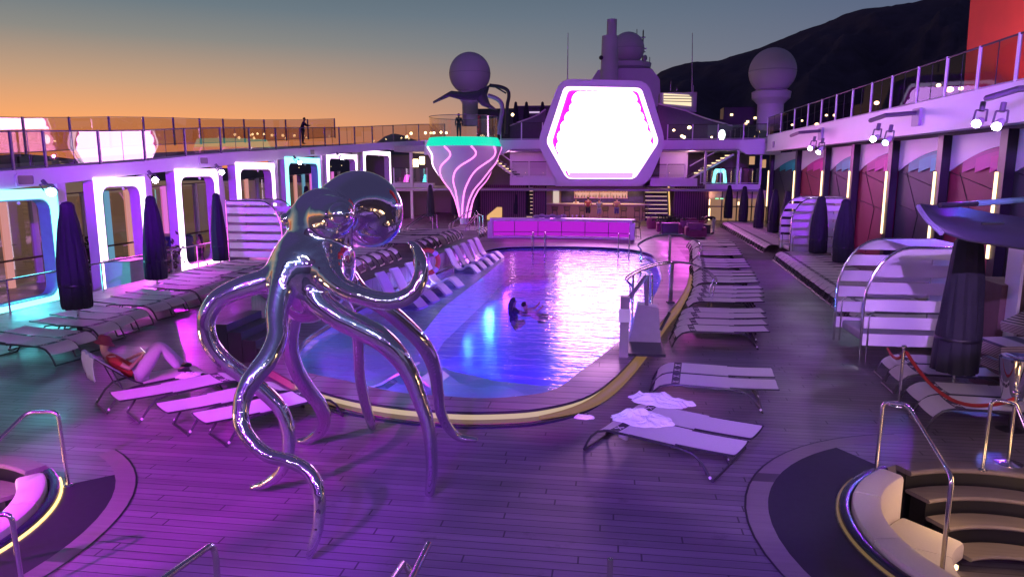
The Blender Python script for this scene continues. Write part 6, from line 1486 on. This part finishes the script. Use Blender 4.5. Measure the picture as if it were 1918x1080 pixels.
# silhouettes on the upper decks
c=QX(565,268,-20.9); person('dark silhouette of a man leaning on the upper left walkway rail',(-20.8,c.y,ZOF(-20.8,c.y,270)),R(-60),dict(chest=(0,.06,1.29),neck=(0,.12,1.45),head=(0,.17,1.57),crown=(0,.18,1.67),sl=(-.18,.09,1.38),sr=(.18,.09,1.38),el=(-.22,.28,1.18),wl=(-.12,.46,1.2),ml=(-.08,.52,1.2),er=(.22,.28,1.18),wr=(.12,.46,1.2),mr=(.08,.52,1.2)),1.78,'darkskin',col('black_shirt',(.012,.012,.015)),col('black_trousers',(.02,.02,.03)),long_sleeve=True)
person('dark figure standing on the round vase terrace',(QY(858,250,52).x,52.3,zz(258)),R(200),None,1.75,'darkskin',col('black_shirt',(.012,.012,.015)),col('black_trousers',(.02,.02,.03)),long_sleeve=True)
# bar guests
for px,sh,tr,lb,h in ((1101,(.30,.05,.05),(.03,.03,.04),'man in dark red shirt and dark shorts standing at the bar',1.84),(1122,(.22,.22,.30),(.32,.30,.38),'person in light grey clothes standing at the bar between the two men',1.72),(1155,(.32,.14,.18),(.14,.10,.30),'man in mauve shirt and violet shorts standing at the bar',1.78)):
    x=QY(px,400,57.0).x; k=col('g%d'%px,sh); k2=col('t%d'%px,tr); person(lb,(x,57.25,0),0,dict(el=(-.28,.08,1.16),wl=(-.2,.26,1.12),ml=(-.17,.32,1.12),er=(.28,.08,1.16),wr=(.2,.26,1.12),mr=(.17,.32,1.12)),h,'skin',k,k2,shorts=True)
x=QY(1079,380,59.6).x; person('bartender in white shirt leaning over behind the bar',(x,59.7,0),PI,dict(chest=(0,.12,1.22),neck=(0,.22,1.36),head=(0,.28,1.45),crown=(0,.33,1.54),sl=(-.18,.16,1.31),sr=(.18,.16,1.31),el=(-.3,.22,1.12),wl=(-.2,.42,1.1),ml=(-.17,.46,1.1),er=(.3,.22,1.12),wr=(.2,.42,1.1),mr=(.17,.46,1.1)),1.72,'skin',col('white_shirt',(.6,.6,.6)),col('black_trousers',(.02,.02,.03)),long_sleeve=True)
# person in pale trousers bending over on the right
p=G(1336,438); person('person in pale green white trousers bending over by the last loungers',(p.x,p.y,0),R(75),dict(pel=(0,-.1,.93),spine=(0,.12,1.02),chest=(0,.36,1.06),neck=(0,.52,1.04),head=(0,.64,1.0),crown=(0,.73,.97),face=(0,.3,-1),sl=(-.18,.45,1.05),sr=(.18,.45,1.05),el=(-.2,.5,.8),wl=(-.15,.62,.62),ml=(-.13,.66,.56),er=(.2,.5,.8),wr=(.15,.62,.62),mr=(.13,.66,.56)),1.7,'skin',col('black_shirt',(.012,.012,.015)),col('pale_trousers',(.55,.68,.52)))
# ================================================================ AFT SUPERSTRUCTURE AND STAGE LIGHTS (behind and above the camera)
af=thing('aft_deckhouse','tall dark aft deckhouse facing the pool deck','deckhouse',(-3,-9,0))
MB().box((-24,-11,-.8),(16,-9,3.0)).build('lower_wall',M['gpanel'],af); MB().box((-24,-11,3.3),(16,-8.5,4.3)).build('balcony_fascia',M['grey'],af); MB().box((-22,-14,4.3),(15,-11,15)).build('upper_wall',M['gpanel'],af)
q=MB(); 
for k in range(14): q.box((-21+2.5*k,-10.99,5.2),(-19.2+2.5*k,-10.9,7.4))
q.build('dark_windows',MATS['dim_glass'],af)
q=MB()
for k in range(12): q.box((-20+2.9*k,-8.49,3.45),(-19.9+2.9*k,-8.44,3.55))
q.build('small_downlights',EM['bulb'],af)
rig=thing('aft_light_rig','lighting rig on the aft superstructure','light rig',(-2,-5,8)); MB().tube([(-12,-5,8.2),(9,-5,8.2)],.12,6,sq=True).build('truss',M['rail'],rig)
RED=(1,.02,.5)
for i,(x,aim,colr,pw,cone) in enumerate(((-9,(-5.9,8.7,0),(.70,.0,1),19000,21),(-5,(-5.0,7.3,0),(.36,.0,1),13000,26),(-2.5,(-.6,7.4,0),(.20,.01,1),9500,24),(-.5,(-3.2,9.5,2.6),(.35,.25,1),2200,26),(2.5,(1.6,11.6,0),(.62,.5,1),4200,16),(5.5,(6.6,12,0),(.8,.55,.6),1600,30),(7.5,(-3,20,0),(.4,.0,1),4200,30),(-7,(-3.4,11.6,.3),(.12,.3,1),3000,10),(-1,(-4.6,13.2,.1),(.16,.5,1),6500,11),(3.5,(-1.2,13.2,.1),(.10,.35,1),3500,9),
    (4,(10.5,22,5.6),(.29,.0,1),18000,20),(1,(10.5,36,5.4),(.34,.0,1),30000,16),(-1.5,(-20,22,4.2),(.26,.0,1),38000,24),(-4,(-20,36,4.8),(.32,.0,1),52000,20),(0,(-4,52,6),(.36,.0,1),30000,24),(3,(4,50,5),(.33,.0,1),8000,18),(-1,(6.4,15.5,1.3),(.48,.20,1),14000,9),
    (-6,(-6.8,10.6,.3),(1,.12,.85),5200,11),(-3,(-.8,11.7,.3),(1,.0,.95),6000,8),(1.8,(12,26,4.6),(.5,.32,1),9000,20),(5,(12,40,4.6),(.5,.32,1),12000,12),(-8,(-11.5,16,.3),(.45,.3,.7),1500,22),(.5,(2.9,17.6,.3),(.6,.3,.8),1500,11),(3.3,(4.2,24,.3),(.35,.1,1),3500,14))):
    head((x,-4.6,7.9),aim,colr,pw,cone,'aft stage light, %s from port'%ORD[i],EM['lens'],arm=(0,-.2,.3),r=.13,grp='aft stage lights')
# magenta downlights over the far deck, fixed under the fascia
for i,(x,y,z,c,p) in enumerate(((-9,53.6,5.1,(1,.08,.9),700),(5.5,53.6,5.1,(1,.08,.9),700),(-19,52,4.9,(.8,.1,1),400),(-4.5,53.6,2.6,(1,.1,.9),300),(4,53.6,2.6,(1,.1,.9),300))):
    lamp('SPOT','far_wash',(x,y-.5,z),c,p,to=(x*.8,44,0),cone=110,blend=.6,r=.1)
for i,(x,y,z,c,p) in enumerate(((-8,57,4.9,(.9,.35,.8),60),(6,57,4.9,(1,.45,.6),90),(-14,60,4.5,(1,.5,.5),60),(7.5,57,2.2,(1,.5,.35),60))):
    lamp('POINT','interior_light',(x,y,z),c,p,r=.2)

# small white beam circles on the deck and loungers right of the pool
for i,(px,py,z) in enumerate(((1256,575,.27),(1262,590,.27),(1355,561,.4),(1390,585,.4),(1476,590,0),(1504,586,0),(1370,530,.4))):
    p=G(px,py,z); lamp('SPOT','gobo_spot',(1.8+.05*i,-4.2,7.9),(.85,1,.85),900,to=p,cone=1.5,blend=.1,r=.01)
for x in (-16,-9,-2,5,12): lamp('POINT','aft_fill_light',(x,-7.6,6.2),(.50,.14,1),800,r=.15)  # added violet fill points out of view, to brighten the octopus reflections

lamp('SPOT','funnel_flood',(14.5,31,7.0),(1,.75,.65),1300,to=(18.5,35,12),cone=70,r=.2)

for (x,y,z,c,p,to,cone) in ((9.3,25,5.6,(.22,.52,1),6500,(-3.4,12.7,-.1),13),(9.3,25,5.6,(.15,.35,1),5500,(-5.9,15.5,-.1),12),(9.3,31,5.6,(.5,.25,1),9000,(-5.8,24,.2),22)):
    lamp('SPOT','pool_beam',(x,y,z),c,p,to=to,cone=cone,blend=.6,r=.06)
